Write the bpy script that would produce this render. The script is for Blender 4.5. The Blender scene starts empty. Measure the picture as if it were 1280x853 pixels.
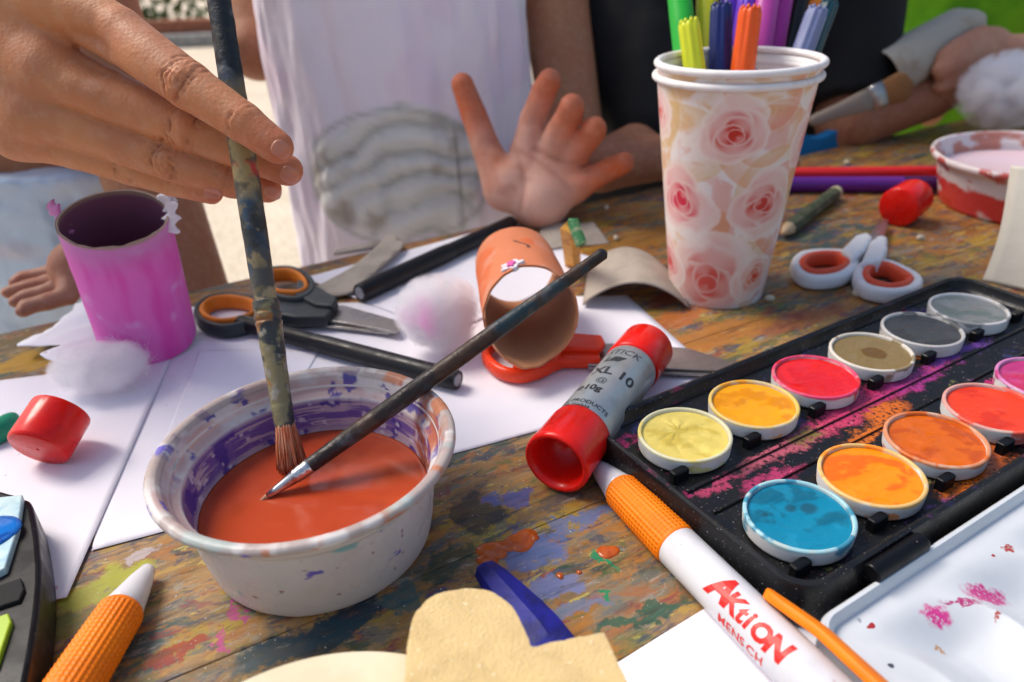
import bpy, bmesh, math
import numpy as np
from mathutils import Vector, Matrix

scene = bpy.context.scene
U = 0.01                                   # everything below is written in centimetres
# ------------------------------------------------------------------ camera
F, PITCH, ROLL, HT = 930.0, 0.5007, -0.0478, 15.82
cp, sp, cr, sr = math.cos(PITCH), math.sin(PITCH), math.cos(-ROLL), math.sin(-ROLL)
def ray(px, py):
    u, v = (px-640)/F, (py-426.5)/F
    u, v = u*cr - v*sr, u*sr + v*cr
    return np.array([u, cp - v*sp, -(sp + v*cp)])
def P(px, py, z=0.0):                      # the point at height z (cm) seen at a photo position
    d = ray(px, py); t = (z-HT)/d[2]
    return np.array([d[0]*t, d[1]*t, z])
def W(px, py, depth):                      # the point at a distance (cm) along the view axis
    return ray(px, py)*depth + np.array([0, 0, HT])
cam_d = bpy.data.cameras.new('camera'); cam = bpy.data.objects.new('camera', cam_d)
scene.collection.objects.link(cam); scene.camera = cam
C0 = ray(640, 426.5); A0 = ray(640+F, 426.5)-C0; B0 = ray(640, 426.5+F)-C0
M = Matrix(((A0[0], -B0[0], -C0[0], 0), (A0[1], -B0[1], -C0[1], 0), (A0[2], -B0[2], -C0[2], HT*U), (0, 0, 0, 1)))
cam.matrix_world = M
cam_d.sensor_width = 36; cam_d.lens = F/1280*36
cam_d.clip_start = 0.01; cam_d.clip_end = 500
cam_d.dof.use_dof = True; cam_d.dof.focus_distance = 0.225; cam_d.dof.aperture_fstop = 11.0
cam_d.dof.aperture_blades = 7
# ------------------------------------------------------------------ light
SUN_EL, SUN_AZ = math.radians(50), math.radians(-62)      # azimuth from +Y (away from camera) towards +X
world = bpy.data.worlds.new('World'); scene.world = world; world.use_nodes = True
wn = world.node_tree; bg = wn.nodes['Background']
sky = wn.nodes.new('ShaderNodeTexSky'); sky.sky_type = 'NISHITA'; sky.sun_disc = False
sky.sun_elevation = SUN_EL; sky.sun_rotation = SUN_AZ; sky.air_density = 1.2; sky.dust_density = 3.0
wn.links.new(sky.outputs[0], bg.inputs[0]); bg.inputs[1].default_value = 0.125
sl = bpy.data.lights.new('sun', 'SUN'); so = bpy.data.objects.new('sun', sl); scene.collection.objects.link(so)
sl.energy = 2.3; sl.angle = math.radians(26); sl.color = (1, .93, .84)
sd = Vector((math.sin(SUN_AZ)*math.cos(SUN_EL), math.cos(SUN_AZ)*math.cos(SUN_EL), math.sin(SUN_EL)))
so.rotation_euler = sd.to_track_quat('Z', 'Y').to_euler()
vs = scene.view_settings
vs.view_transform = 'Standard'; vs.look = 'None'; vs.gamma = 1; vs.use_curve_mapping = False; vs.exposure = 0.50
scene.cycles.max_bounces = 10; scene.cycles.use_denoising = True; scene.cycles.volume_bounces = 9
# ------------------------------------------------------------------ numpy tools
rng = np.random.default_rng(7)
def nrm(v): v = np.asarray(v, float); return v/np.linalg.norm(v)
_h = np.random.default_rng(3).random(65536)
def vnoise(p, seed=0):
    p = np.asarray(p, float); i = np.floor(p).astype(np.int64); f = p-i; f = f*f*(3-2*f)
    def h(a, b, c): return _h[((a*73856093) ^ (b*19349663) ^ (c*83492791) ^ (seed*2654435)) & 65535]
    r = 0
    for dx in (0, 1):
        for dy in (0, 1):
            for dz in (0, 1):
                w = (f[..., 0] if dx else 1-f[..., 0])*(f[..., 1] if dy else 1-f[..., 1])*(f[..., 2] if dz else 1-f[..., 2])
                r = r + w*h(i[..., 0]+dx, i[..., 1]+dy, i[..., 2]+dz)
    return r
def fbm(p, o=4, seed=0):
    p = np.asarray(p, float); s = 0; a = .5; t = 0
    for k in range(o): s = s + a*vnoise(p*2**k, seed+k*17); t += a; a *= .5
    return s/t
def sst(a, b, x):
    t = np.clip((x-a)/(b-a), 0, 1); return t*t*(3-2*t)
def mixc(c, d, m): m = np.asarray(m)[..., None]; return c*(1-m)+np.asarray(d)*m
def hx(s):
    c = [int(s[i:i+2], 16)/255 for i in (0, 2, 4)]
    return tuple(x/12.92 if x <= .04045 else ((x+.055)/1.055)**2.4 for x in c)
def catmull(pts, n=8, closed=False):
    p = np.asarray(pts, float); N = len(p); out = []
    rngk = range(N if closed else N-1)
    for k in rngk:
        if closed: a, b, c, d = p[(k-1) % N], p[k], p[(k+1) % N], p[(k+2) % N]
        else: a, b, c, d = p[max(k-1, 0)], p[k], p[k+1], p[min(k+2, N-1)]
        for j in range(n):
            t = j/n
            out.append(.5*((2*b)+(-a+c)*t+(2*a-5*b+4*c-d)*t*t+(-a+3*b-3*c+d)*t**3))
    if not closed: out.append(p[-1])
    return np.array(out)
# ------------------------------------------------------------------ materials
MATS = {}
class NT:
    def __init__(s, name):
        s.m = bpy.data.materials.new(name); s.m.use_nodes = True; s.t = s.m.node_tree
        s.b = s.t.nodes['Principled BSDF']; s.x = None
    def n(s, ty, **kw):
        nd = s.t.nodes.new('ShaderNode'+ty)
        for k, v in kw.items():
            if k.startswith('i_'):
                key = k[2:]; key = int(key) if key.isdigit() else key.replace('_', ' ')
                s.set(nd.inputs[key], v)
            else: setattr(nd, k, v)
        return nd
    def set(s, sock, v):
        if isinstance(v, bpy.types.NodeSocket): s.t.links.new(v, sock)
        elif isinstance(v, (tuple, list)) and len(v) == 3 and sock.type == 'RGBA': sock.default_value = (*v, 1)
        else: sock.default_value = v
    def obj(s):
        if s.x is None: s.x = s.n('TexCoord').outputs['Object']
        return s.x
    def map(s, scale=(1, 1, 1), rot=(0, 0, 0), loc=(0, 0, 0), src=None):
        return s.n('Mapping', i_Vector=src or s.obj(), i_Scale=scale, i_Rotation=rot, i_Location=loc).outputs[0]
    def noise(s, scale, detail=4, rough=.55, vec=None, dist=0):
        return s.n('TexNoise', i_Vector=vec or s.obj(), i_Scale=scale, i_Detail=detail, i_Roughness=rough, i_Distortion=dist).outputs[0]
    def rmp(s, v, a, b, lo=0., hi=1.):
        r = s.n('MapRange', i_0=v, i_1=a, i_2=b, i_3=lo, i_4=hi); r.interpolation_type = 'SMOOTHSTEP'; return r.outputs[0]
    def mix(s, f, a, b, mode='MIX'):
        r = s.n('Mix', data_type='RGBA', blend_type=mode); s.set(r.inputs[0], f); s.set(r.inputs[6], a); s.set(r.inputs[7], b); return r.outputs[2]
    def math(s, op, a, b=0.):
        r = s.n('Math', operation=op); s.set(r.inputs[0], a); s.set(r.inputs[1], b); return r.outputs[0]
    def bump(s, h, strength, dist=.001):
        bn = s.n('Bump', i_Strength=strength, i_Distance=dist, i_Height=h)
        if s.b.inputs['Normal'].is_linked:
            s.t.links.new(s.b.inputs['Normal'].links[0].from_socket, bn.inputs['Normal'])
        s.t.links.new(bn.outputs[0], s.b.inputs['Normal'])
def mk(name, base=(.5, .5, .5), rough=.5, metal=0., attr=False, mott=None, specks=None, bump=None, sss=0, sssr=(1, .4, .2), ssss=.003,
       coat=0, spec=.32, sheen=0, trans=0, rvar=None):
    t = NT(name); b = t.b
    col = base
    if attr: col = t.n('Attribute', attribute_name='Col').outputs['Color']
    for sc_, c2, lo, hi in (mott or []): col = t.mix(t.rmp(t.noise(sc_), lo, hi), col, c2)
    for sc_, c2, th in (specks or []): col = t.mix(t.rmp(t.noise(sc_, 2), th, th+.02), col, c2)
    t.set(b.inputs['Base Color'], col)
    b.inputs['Metallic'].default_value = metal; b.inputs['Specular IOR Level'].default_value = spec
    b.inputs['Coat Weight'].default_value = coat; b.inputs['Coat Roughness'].default_value = .12
    if rvar: t.set(b.inputs['Roughness'], t.rmp(t.noise(rvar[0]), .35, .65, max(0, rough-rvar[1]), min(1, rough+rvar[1])))
    else: b.inputs['Roughness'].default_value = rough
    if sss:
        b.inputs['Subsurface Weight'].default_value = sss; b.inputs['Subsurface Radius'].default_value = sssr; b.inputs['Subsurface Scale'].default_value = ssss
    if sheen: b.inputs['Sheen Weight'].default_value = sheen
    if trans: b.inputs['Transmission Weight'].default_value = trans
    for bb in (bump or []): t.bump(t.noise(bb[0], 5), bb[1], bb[2])
    return t.m
# ------------------------------------------------------------------ objects
ORG = {}
def tag(o, label=None, cat=None, group=None, kind=None):
    if label: o['label'] = label
    if cat: o['category'] = cat
    if group: o['group'] = group
    if kind: o['kind'] = kind
    return o
def thing(name, org, label, cat, group=None):
    o = bpy.data.objects.new(name, None); scene.collection.objects.link(o)
    o.empty_display_size = .01
    org = np.asarray(org, float); o.location = org*U; ORG[o.name] = org
    return tag(o, label, cat, group)
def mesh(name, VF, mat, parent=None, smooth=True, col=None, org=None, sharp=None):
    V, Fc = VF[0], VF[1]; V = np.asarray(V, float)
    if org is None: org = np.array([V[:, 0].mean(), V[:, 1].mean(), V[:, 2].min() if parent is None else V[:, 2].mean()])
    org = np.asarray(org, float)
    me = bpy.data.meshes.new(name); me.from_pydata(((V-org)*U).tolist(), [], [tuple(map(int, f)) for f in Fc] if not isinstance(Fc, np.ndarray) else Fc.tolist()); me.update()
    if smooth: me.polygons.foreach_set('use_smooth', np.ones(len(me.polygons), bool))
    if sharp is not None:
        try: me.set_sharp_from_angle(angle=math.radians(sharp))
        except Exception: pass
    if col is not None:
        a = me.color_attributes.new('Col', 'FLOAT_COLOR', 'POINT')
        a.data.foreach_set('color', np.concatenate([np.clip(col, 0, 1), np.ones((len(V), 1))], 1).astype(np.float32).ravel())
    if isinstance(mat, (list, tuple)):
        for m_ in mat: me.materials.append(m_)
    else: me.materials.append(mat)
    o = bpy.data.objects.new(name, me); scene.collection.objects.link(o)
    ORG[o.name] = org
    if parent is not None:
        o.parent = parent; o.location = (org-ORG[parent.name])*U
    else: o.location = org*U
    return o
def solid(o, t, off=-1):
    m = o.modifiers.new('thick', 'SOLIDIFY'); m.thickness = t*U; m.offset = off; return o
def bevel(o, w, seg=2, ang=35):
    m = o.modifiers.new('bevel', 'BEVEL'); m.width = w*U; m.segments = seg; m.limit_method = 'ANGLE'; m.angle_limit = math.radians(ang); return o
def join(*parts):
    V = []; Fs = []; n = 0
    for v, f in parts:
        V.append(np.asarray(v)); Fs += [tuple(int(i)+n for i in q) for q in f]; n += len(v)
    return np.concatenate(V), Fs
def frame(z, up=(0, 0, 1)):
    z = nrm(z); up = np.asarray(up, float)
    if abs(np.dot(z, nrm(up))) > .99: up = np.array([0, 1, 0.])
    x = nrm(np.cross(up, z)); y = np.cross(z, x); return x, y, z      # y is the 'up' side
def gridf(nu, nv, cu=False, cv=False, flip=False):
    f = []
    for i in range(nu if cu else nu-1):
        for j in range(nv if cv else nv-1):
            a, b = i*nv+j, ((i+1) % nu)*nv+j; c, d = ((i+1) % nu)*nv+(j+1) % nv, i*nv+(j+1) % nv
            f.append((a, d, c, b) if flip else (a, b, c, d))
    return f
def lathe(prof, n=48, o=(0, 0, 0), z=(0, 0, 1), up=(0, 0, 1), rfun=None):
    prof = np.asarray(prof, float); x, y, zz = frame(z, up if abs(np.dot(nrm(z), (0, 0, 1))) < .99 else (0, 1, 0))
    a = np.linspace(0, 2*np.pi, n, endpoint=False)
    R, A = np.meshgrid(prof[:, 0], a, indexing='ij'); Z = np.repeat(prof[:, 1][:, None], n, 1)
    if rfun is not None: R = rfun(R, A, Z)
    V = np.asarray(o)+(R*np.cos(A))[..., None]*x+(R*np.sin(A))[..., None]*y+Z[..., None]*zz
    f = gridf(len(prof), n, cv=True)
    V = V.reshape(-1, 3)
    if prof[0, 0] > 1e-6: f.append(tuple(range(n)))
    if prof[-1, 0] > 1e-6: k = (len(prof)-1)*n; f.append(tuple(range(k+n-1, k-1, -1)))
    f = [tuple(reversed(q)) for q in f]
    return V, f
def lathe_open(prof, n=48, **k):
    V, f = lathe(prof, n, **k); m = (len(prof)-1)*n
    return V, f[:m]
def sweep(path, ra, rb=None, n=16, closed=False, up=(0, 0, 1), caps=True, pw=2.0):
    path = np.asarray(path, float); N = len(path)
    ra = np.broadcast_to(ra, N); rb = ra if rb is None else np.broadcast_to(rb, N)
    if closed: T = np.roll(path, -1, 0)-np.roll(path, 1, 0)
    else: T = np.gradient(path, axis=0)
    T /= np.linalg.norm(T, axis=1)[:, None]
    up = np.asarray(up, float); X = np.cross(up, T); X /= np.linalg.norm(X, axis=1)[:, None]; Y = np.cross(T, X)
    a = np.linspace(0, 2*np.pi, n, endpoint=False)
    ca = np.sign(np.cos(a))*np.abs(np.cos(a))**(2/pw); sa = np.sign(np.sin(a))*np.abs(np.sin(a))**(2/pw)
    V = path[:, None]+ra[:, None, None]*ca[None, :, None]*X[:, None]+rb[:, None, None]*sa[None, :, None]*Y[:, None]
    f = gridf(N, n, cu=closed, cv=True, flip=True)
    if caps and not closed: f.append(tuple(range(n-1, -1, -1))); f.append(tuple((N-1)*n+i for i in range(n)))
    return V.reshape(-1, 3), f
def prism(poly, z0, z1):
    poly = np.asarray(poly, float)[:, :2]
    ar = np.sum(poly[:, 0]*np.roll(poly[:, 1], -1)-np.roll(poly[:, 0], -1)*poly[:, 1])
    if ar < 0: poly = poly[::-1]
    n = len(poly); V = np.concatenate([np.c_[poly, np.full(n, z0)], np.c_[poly, np.full(n, z1)]])
    f = [tuple(range(n-1, -1, -1)), tuple(range(n, 2*n))]+[(i, (i+1) % n, n+(i+1) % n, n+i) for i in range(n)]
    return V, f
def obox(o, u, v, w, a, b, c):             # box from corner-centre o, axes u v w, half sizes a b, height c upward
    o, u, v, w = map(lambda q: np.asarray(q, float), (o, u, v, w))
    V = [o+su*a*u+sv*b*v+k*c*w for k in (0, 1) for su, sv in ((-1, -1), (1, -1), (1, 1), (-1, 1))]
    return np.array(V), [(3, 2, 1, 0), (4, 5, 6, 7), (0, 1, 5, 4), (1, 2, 6, 5), (2, 3, 7, 6), (3, 0, 4, 7)]
def sheet(c00, c10, c11, c01, nu=30, nv=30, zf=None):
    c = [np.asarray(q, float) for q in (c00, c10, c11, c01)]
    u, v = np.meshgrid(np.linspace(0, 1, nu), np.linspace(0, 1, nv), indexing='ij'); u = u[..., None]; v = v[..., None]
    V = c[0]*(1-u)*(1-v)+c[1]*u*(1-v)+c[2]*u*v+c[3]*(1-u)*v
    if zf is not None: V[..., 2] += zf(u[..., 0], v[..., 0])
    f = gridf(nu, nv); V = V.reshape(-1, 3)
    a, b, c_ = V[f[0][0]], V[f[0][1]], V[f[0][2]]
    if np.cross(b-a, c_-a)[2] < 0: f = [q[::-1] for q in f]
    return V, f
def fillgrid(poly, z, step, jag=0):        # flat polygon filled by a fine grid clipped by bmesh (for soft sheets)
    bm = bmesh.new(); vs_ = [bm.verts.new((p[0], p[1], z)) for p in poly]; bm.faces.new(vs_)
    lo = np.min(np.asarray(poly)[:, :2], 0); hi = np.max(np.asarray(poly)[:, :2], 0)
    for ax in (0, 1):
        for c in np.arange(lo[ax]+step, hi[ax], step):
            co = [0, 0, z]; co[ax] = c; no = [0, 0, 0]; no[ax] = 1
            bmesh.ops.bisect_plane(bm, geom=bm.verts[:]+bm.edges[:]+bm.faces[:], plane_co=co, plane_no=no)
    bm.normal_update()
    if sum(f.normal.z*f.calc_area() for f in bm.faces) < 0: bmesh.ops.reverse_faces(bm, faces=bm.faces[:])
    bm.verts.index_update()
    V = np.array([v.co[:] for v in bm.verts]); Fs = [tuple(v.index for v in f.verts) for f in bm.faces]; bm.free(); return V, Fs
# ------------------------------------------------------------------ implicit surfaces for bodies
def cone(p, a, b, r1, r2, sq=None):
    a = np.asarray(a, float); b = np.asarray(b, float); d = b-a
    q = p-a; t = np.clip((q@d)/(d@d), 0, 1)
    w = q-t[:, None]*d
    return np.sqrt((w*w).sum(1))-(r1+(r2-r1)*t)
def ell(p, c, r, R=None):
    q = p-np.asarray(c, float)
    if R is not None: q = q@np.asarray(R).T
    r = np.asarray(r, float); k0 = np.sqrt(((q/r)**2).sum(1)); k1 = np.sqrt(((q/r**2)**2).sum(1))+1e-9
    return k0*(k0-1)/k1
def smin(a, b, k):
    h = np.clip(.5+.5*(b-a)/k, 0, 1); return b*(1-h)+a*h-k*h*(1-h)
def chain(p, pts, rs, k=.12):
    d = None
    for i in range(len(pts)-1):
        c = cone(p, pts[i], pts[i+1], rs[i], rs[i+1]); d = c if d is None else smin(d, c, k)
    return d
def nets(fn, lo, hi, h):
    lo = np.asarray(lo, float); B = 12
    nb = np.ceil((np.asarray(hi)-lo)/h/B).astype(int); n = nb*B+1
    S = np.full(n, 1e3, np.float32)
    gi = np.stack(np.meshgrid(*[np.arange(k) for k in nb], indexing='ij'), -1).reshape(-1, 3)
    cen = lo+(gi*B+B/2)*h; dc = fn(cen); half = B*h*.5*1.7321*1.25+h
    act = gi[np.abs(dc) < half]
    S_in = gi[dc <= -half]
    for g in S_in: S[g[0]*B:g[0]*B+B+1, g[1]*B:g[1]*B+B+1, g[2]*B:g[2]*B+B+1] = -1e3
    loc = np.stack(np.meshgrid(*[np.arange(B+1)]*3, indexing='ij'), -1).reshape(-1, 3)
    for s in range(0, len(act), 60):
        a = act[s:s+60]; idx = (a[:, None]*B+loc[None]).reshape(-1, 3); d = fn(lo+idx*h)
        S[idx[:, 0], idx[:, 1], idx[:, 2]] = d
    I = S < 0
    cs = np.zeros(np.array(S.shape)-1, np.int8)
    sl = (slice(None, -1), slice(1, None))
    for a in (0, 1):
        for b in (0, 1):
            for c in (0, 1): cs += I[sl[a], sl[b], sl[c]]
    act = np.argwhere((cs > 0) & (cs < 8))
    vid = np.full(cs.shape, -1, np.int64); vid[act[:, 0], act[:, 1], act[:, 2]] = np.arange(len(act))
    acc = np.zeros((len(act), 3)); cnt = np.zeros(len(act))
    for ax in range(3):
        o1, o2 = [k for k in range(3) if k != ax]
        for i in (0, 1):
            for j in (0, 1):
                p0 = act.copy(); p0[:, o1] += i; p0[:, o2] += j; p1 = p0.copy(); p1[:, ax] += 1
                s0 = S[tuple(p0.T)]; s1 = S[tuple(p1.T)]; m = (s0 < 0) != (s1 < 0)
                t = np.where(m, s0/(s0-s1+1e-12), 0)
                q = p0.astype(float); q[:, ax] += t
                acc[m] += q[m]; cnt[m] += 1
    V = lo+acc/cnt[:, None]*h
    Fs = []
    for ax in range(3):
        o1, o2 = [(1, 2), (2, 0), (0, 1)][ax]
        s0 = [slice(1, -1)]*3; s1 = [slice(1, -1)]*3; s0[ax] = slice(0, -1); s1[ax] = slice(1, None)
        a = I[tuple(s0)]; b = I[tuple(s1)]
        e = np.argwhere(a != b); sg = a[tuple(e.T)]
        for k in range(3):
            if k != ax: e[:, k] += 1
        def v(d1, d2):
            q = e.copy(); q[:, o1] -= d1; q[:, o2] -= d2; return vid[tuple(q.T)]
        Q = np.stack([v(0, 0), v(1, 0), v(1, 1), v(0, 1)], 1)
        Q = np.where(sg[:, None], Q, Q[:, ::-1]); Fs.append(Q)
    Fs = np.concatenate(Fs); Fs = Fs[(Fs >= 0).all(1)]
    return V, Fs
def grad(fn, V, e=.02):
    g = np.stack([fn(V+e*d)-fn(V-e*d) for d in np.eye(3)], 1); return g/(np.linalg.norm(g, axis=1)[:, None]+1e-9)
def march(fn, px, py, t0, t1):
    d = ray(px, py); d = d; t = np.full(1, t0)
    o = np.array([0, 0, HT]); L = np.linalg.norm(d)
    tt = t0
    for _ in range(80):
        s = fn((o+d*tt)[None])[0]
        if s < .002 or tt > t1: break
        tt += max(s*.8, .002)/L
    return o+d*tt
# ------------------------------------------------------------------ ground and far edging
def ground_mat():
    t = NT('sandy_ground'); a = t.noise(3, 6); c = t.mix(t.rmp(a, .35, .65), (.78, .66, .50), (.68, .56, .41))
    c = t.mix(t.rmp(t.noise(60, 3), .45, .7), c, (.4, .32, .23)); t.set(t.b.inputs['Base Color'], c); t.b.inputs['Roughness'].default_value = .9
    t.bump(t.noise(80, 5), .5, .01); return t.m
GZ = -72.0
g = mesh('ground', sheet((-20000, -20000, GZ), (20000, -20000, GZ), (20000, 20000, GZ), (-20000, 20000, GZ), 2, 2), ground_mat()); tag(g, kind='structure')
M_brick = mk('terracotta_edging', (.36, .13, .07), .85, mott=[(14, (.25, .09, .05), .4, .6)], bump=[(60, .4, .004)])
M_kerb = mk('grey_kerb', (.3, .29, .27), .9, mott=[(20, (.2, .2, .19), .4, .6)])
M_leaf = mk('hedge_leaf', (.07, .12, .03), .6, mott=[(9, (.12, .15, .05), .4, .6)])
bx = mesh('kerb', obox((-100, 820, GZ), (1, 0, 0), (0, 1, 0), (0, 0, 1), 900, 9, 12), M_kerb, smooth=False); bevel(bx, 1.5)
tag(bx, 'long grey stone kerb across the sandy yard far behind the table', 'kerb')
VF = []
for i in range(40):
    for k in range(2):
        VF.append(obox((-960+i*42+k*20, 838+rng.random()*1.5, GZ), (1, 0, 0), (0, 1, 0), (0, 0, 1), 19.6, 8, 24-k*.6+rng.random()))
b = mesh('brick_border', join(*VF), M_brick, smooth=False); bevel(b, 1.0)
tag(b, 'low row of reddish bricks running behind the grey kerb', 'brick border')
# hedge of real leaf faces
n = 9000; r = rng.random((n, 3)); cen = np.c_[-1000+r[:, 0]*2000, 900+r[:, 1]*70, GZ+4+r[:, 2]*(95+25*np.sin(r[:, 0]*40))]
d1 = rng.normal(size=(n, 3)); d1 /= np.linalg.norm(d1, axis=1)[:, None]; d2 = np.cross(d1, rng.normal(size=(n, 3))); d2 /= np.linalg.norm(d2, axis=1)[:, None]
s = (4+rng.random((n, 1))*5)
V = np.stack([cen-d1*s, cen+d2*s*.5, cen+d1*s, cen-d2*s*.5], 1).reshape(-1, 3)
h = thing('hedge', (0, 930, GZ), 'loose green hedge at the back of the yard behind the brick border', 'hedge')
h['kind'] = 'stuff'
mesh('leaves', (V, np.arange(4*n).reshape(-1, 4)), M_leaf, h, smooth=False)
mesh('stems', join(*[sweep([(x, 935, GZ), (x+5, 940, GZ+40), (x-3, 935, GZ+80)], [2, 1.5, .8], n=6) for x in range(-980, 1000, 60)]), mk('hedge_stem', (.12, .08, .05), .9), h)['kind'] = 'stuff'
# ------------------------------------------------------------------ table
TA = math.radians(27.0); tu = np.array([math.cos(TA), math.sin(TA), 0]); tv = np.array([-math.sin(TA), math.cos(TA), 0])
def table_mat():
    t = NT('paint_stained_wood')
    g = t.map(rot=(0, 0, -TA))
    gs = t.n('Mapping', i_Vector=g, i_Scale=(.16, 1, 1)).outputs[0]; gm = t.n('Mapping', i_Vector=g, i_Scale=(.42, 1, 1)).outputs[0]
    sep = t.n('SeparateXYZ', i_Vector=t.obj()); far = t.rmp(sep.outputs[1], .22, .40)
    c = t.mix(t.rmp(t.noise(60, 6, .6, gs), .35, .65), (.20, .12, .05), (.40, .24, .10))
    c2 = t.mix(t.rmp(t.noise(50, 6, .6, gs), .35, .65), (.20, .075, .015), (.42, .17, .03))
    c = t.mix(far, c, c2)
    L = [((.13, .09, .05), 28, .54, .64), ((.35, .14, .02), 45, .56, .62), ((.22, .18, .12), 38, .56, .66), ((.03, .085, .09), 33, .60, .64), ((.36, .24, .03), 52, .56, .63),
         ((.04, .06, .16), 41, .62, .66), ((.12, .17, .06), 36, .62, .68), ((.26, .05, .03), 58, .63, .67), ((.2, .1, .16), 47, .64, .69), ((.03, .07, .035), 62, .62, .67),
         ((.38, .09, .02), 75, .66, .69), ((.45, .42, .38), 95, .68, .72), ((.04, .035, .05), 70, .64, .68), ((.42, .26, .06), 85, .58, .64), ((.30, .12, .05), 66, .60, .65)]
    for i, (cc, sc_, lo, hi) in enumerate(L):
        v = t.n('Mapping', i_Vector=gm, i_Location=(i*3.7, i*1.3, i*2.1)).outputs[0]
        m = t.rmp(t.noise(sc_, 6, .68, v, .6), lo-.02, hi-.01, 0, .85)
        c = t.mix(m, c, cc)
    for i, (cc, sc_, lo, hi) in enumerate([((.10, .13, .12), 130, .55, .62), ((.40, .17, .04), 150, .57, .62), ((.05, .06, .10), 170, .57, .62), ((.30, .27, .22), 190, .60, .66), ((.22, .05, .05), 160, .61, .65), ((.10, .12, .04), 140, .60, .65), ((.5, .42, .10), 210, .64, .67)]):
        v = t.n('Mapping', i_Vector=gm, i_Location=(i*2.3+9, i*1.9, i*1.1)).outputs[0]
        c = t.mix(t.rmp(t.noise(sc_, 5, .7, v, .4), lo-.03, hi-.01, 0, .7), c, cc)
    # individual paint stains: centre (px), half size along/across grain (cm), colour
    wv = t.n('TexNoise', i_Vector=t.obj(), i_Scale=110, i_Detail=5, i_Roughness=.65).outputs[1]
    wrp = t.n('VectorMath', operation='SUBTRACT'); t.set(wrp.inputs[0], wv); wrp.inputs[1].default_value = (.5, .5, .5)
    ws = t.n('VectorMath', operation='SCALE'); t.set(ws.inputs[0], wrp.outputs[0]); ws.inputs['Scale'].default_value = .022
    wp = t.n('VectorMath', operation='ADD'); t.set(wp.inputs[0], g); t.set(wp.inputs[1], ws.outputs[0])
    S = [(660, 690, 1.0, .75, (.11, .16, .36), .8), (640, 620, .8, .35, (.07, .1, .35), .75), (690, 735, .9, .35, (.16, .19, .38), .8), (720, 650, 1.4, .3, (.09, .16, .36), .7),
         (150, 720, 1.0, .5, (.36, .36, .03), .9), (105, 745, .7, .5, (.33, .33, .04), .85), (60, 790, 1.0, .6, (.2, .2, .03), .7), (178, 690, .5, .25, (.45, .38, .38), .9), (440, 768, 1.0, .5, (.02, .035, .06), .92),
         (380, 800, 2.0, .5, (.015, .05, .07), .85), (560, 700, .9, .6, (.03, .06, .035), .8), (300, 760, .12, .8, (.42, .06, .2), .85), (280, 800, .12, .5, (.42, .06, .2), .85), (590, 640, .7, 1.0, (.035, .035, .03), .8),
         (720, 765, 1.2, .2, (.12, .18, .3), .7), (780, 620, .7, .35, (.22, .13, .09), .7), (220, 820, .9, .3, (.3, .03, .02), .8), (330, 720, .9, .3, (.15, .13, .12), .7), (800, 770, 1.4, .2, (.03, .1, .06), .85), (755, 700, .10, .6, (.01, .22, .09), .95), (752, 735, .1, .35, (.01, .22, .09), .95),
         (45, 450, 2.2, 1.0, (.5, .27, .02), .85), (15, 430, 1.5, .8, (.12, .1, .04), .7), (840, 400, 2, .6, (.45, .13, .03), .8), (800, 300, 5, 1.2, (.33, .14, .02), .7), (560, 330, 6, .8, (.16, .1, .05), .6), (1000, 400, 3, .6, (.3, .07, .03), .6),
         (900, 420, 3, 1, (.42, .16, .03), .75), (980, 350, 2, .5, (.18, .2, .17), .6), (1110, 320, 2, .4, (.25, .25, .22), .5), (760, 480, .9, .5, (.2, .08, .12), .6), (700, 620, .8, .4, (.1, .09, .08), .7), (500, 745, .5, .5, (.03, .11, .12), .7)]
    ca, sa = math.cos(-TA), math.sin(-TA)
    for px, py, a, b, cc, op in S:
        q = P(px, py)*U; qx, qy = q[0]*ca-q[1]*sa, q[0]*sa+q[1]*ca
        k = t.n('VectorMath', operation='SUBTRACT'); t.set(k.inputs[0], wp.outputs[0]); k.inputs[1].default_value = (qx, qy, 0)
        k2 = t.n('VectorMath', operation='MULTIPLY'); t.set(k2.inputs[0], k.outputs[0]); k2.inputs[1].default_value = (1/(a*U), 1/(b*U), 0)
        ln = t.n('VectorMath', operation='LENGTH'); t.set(ln.inputs[0], k2.outputs[0])
        c = t.mix(t.rmp(ln.outputs['Value'], .75, 1.15, op, 0), c, cc)
    # grain, scratches, dirt
    gr = t.noise(330, 5, .6, gs); c = t.mix(t.rmp(gr, .5, .72, 0, .55), c, (.03, .022, .018))
    sc_ = t.noise(420, 3, .6, gs); c = t.mix(t.rmp(sc_, .63, .72, 0, .45), c, (.42, .36, .3))
    c = t.mix(t.rmp(t.noise(900, 2), .70, .73, 0, .8), c, (.6, .56, .5))
    t.set(t.b.inputs['Base Color'], c)
    t.set(t.b.inputs['Roughness'], t.rmp(t.noise(70, 4), .35, .65, .38, .62)); t.b.inputs['Specular IOR Level'].default_value = .28
    t.bump(gr, .55, .0006); t.bump(t.noise(90, 5, .6, gm), .5, .0012)
    return t.m
M_table = table_mat()
M_tdark = mk('table_frame_wood', (.16, .09, .05), .7, mott=[(40, (.09, .05, .03), .4, .6)])
T0 = np.array([0, 0, -72.0])
table = thing('wooden_table', (5, 20, GZ), 'old plank table covered in dried paint stains of many colours, carrying all the craft things', 'table')
seams = [-28, -14, -2.5, 4.6, 9.9, 15.0, 21.5, 28.5, 34.2, 39.75]
VF = []
for i in range(len(seams)-1):
    a, b = seams[i], seams[i+1]; hw = (b-a)/2-.007
    VF.append(obox(tu*10+tv*(a+b)/2+np.array([0, 0, -2.6]), tu, tv, (0, 0, 1), 105, hw, 2.6))
o = mesh('tabletop', join(*VF), M_table, table, smooth=False, org=(0, 0, 0)); bevel(o, .04, 3)
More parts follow.
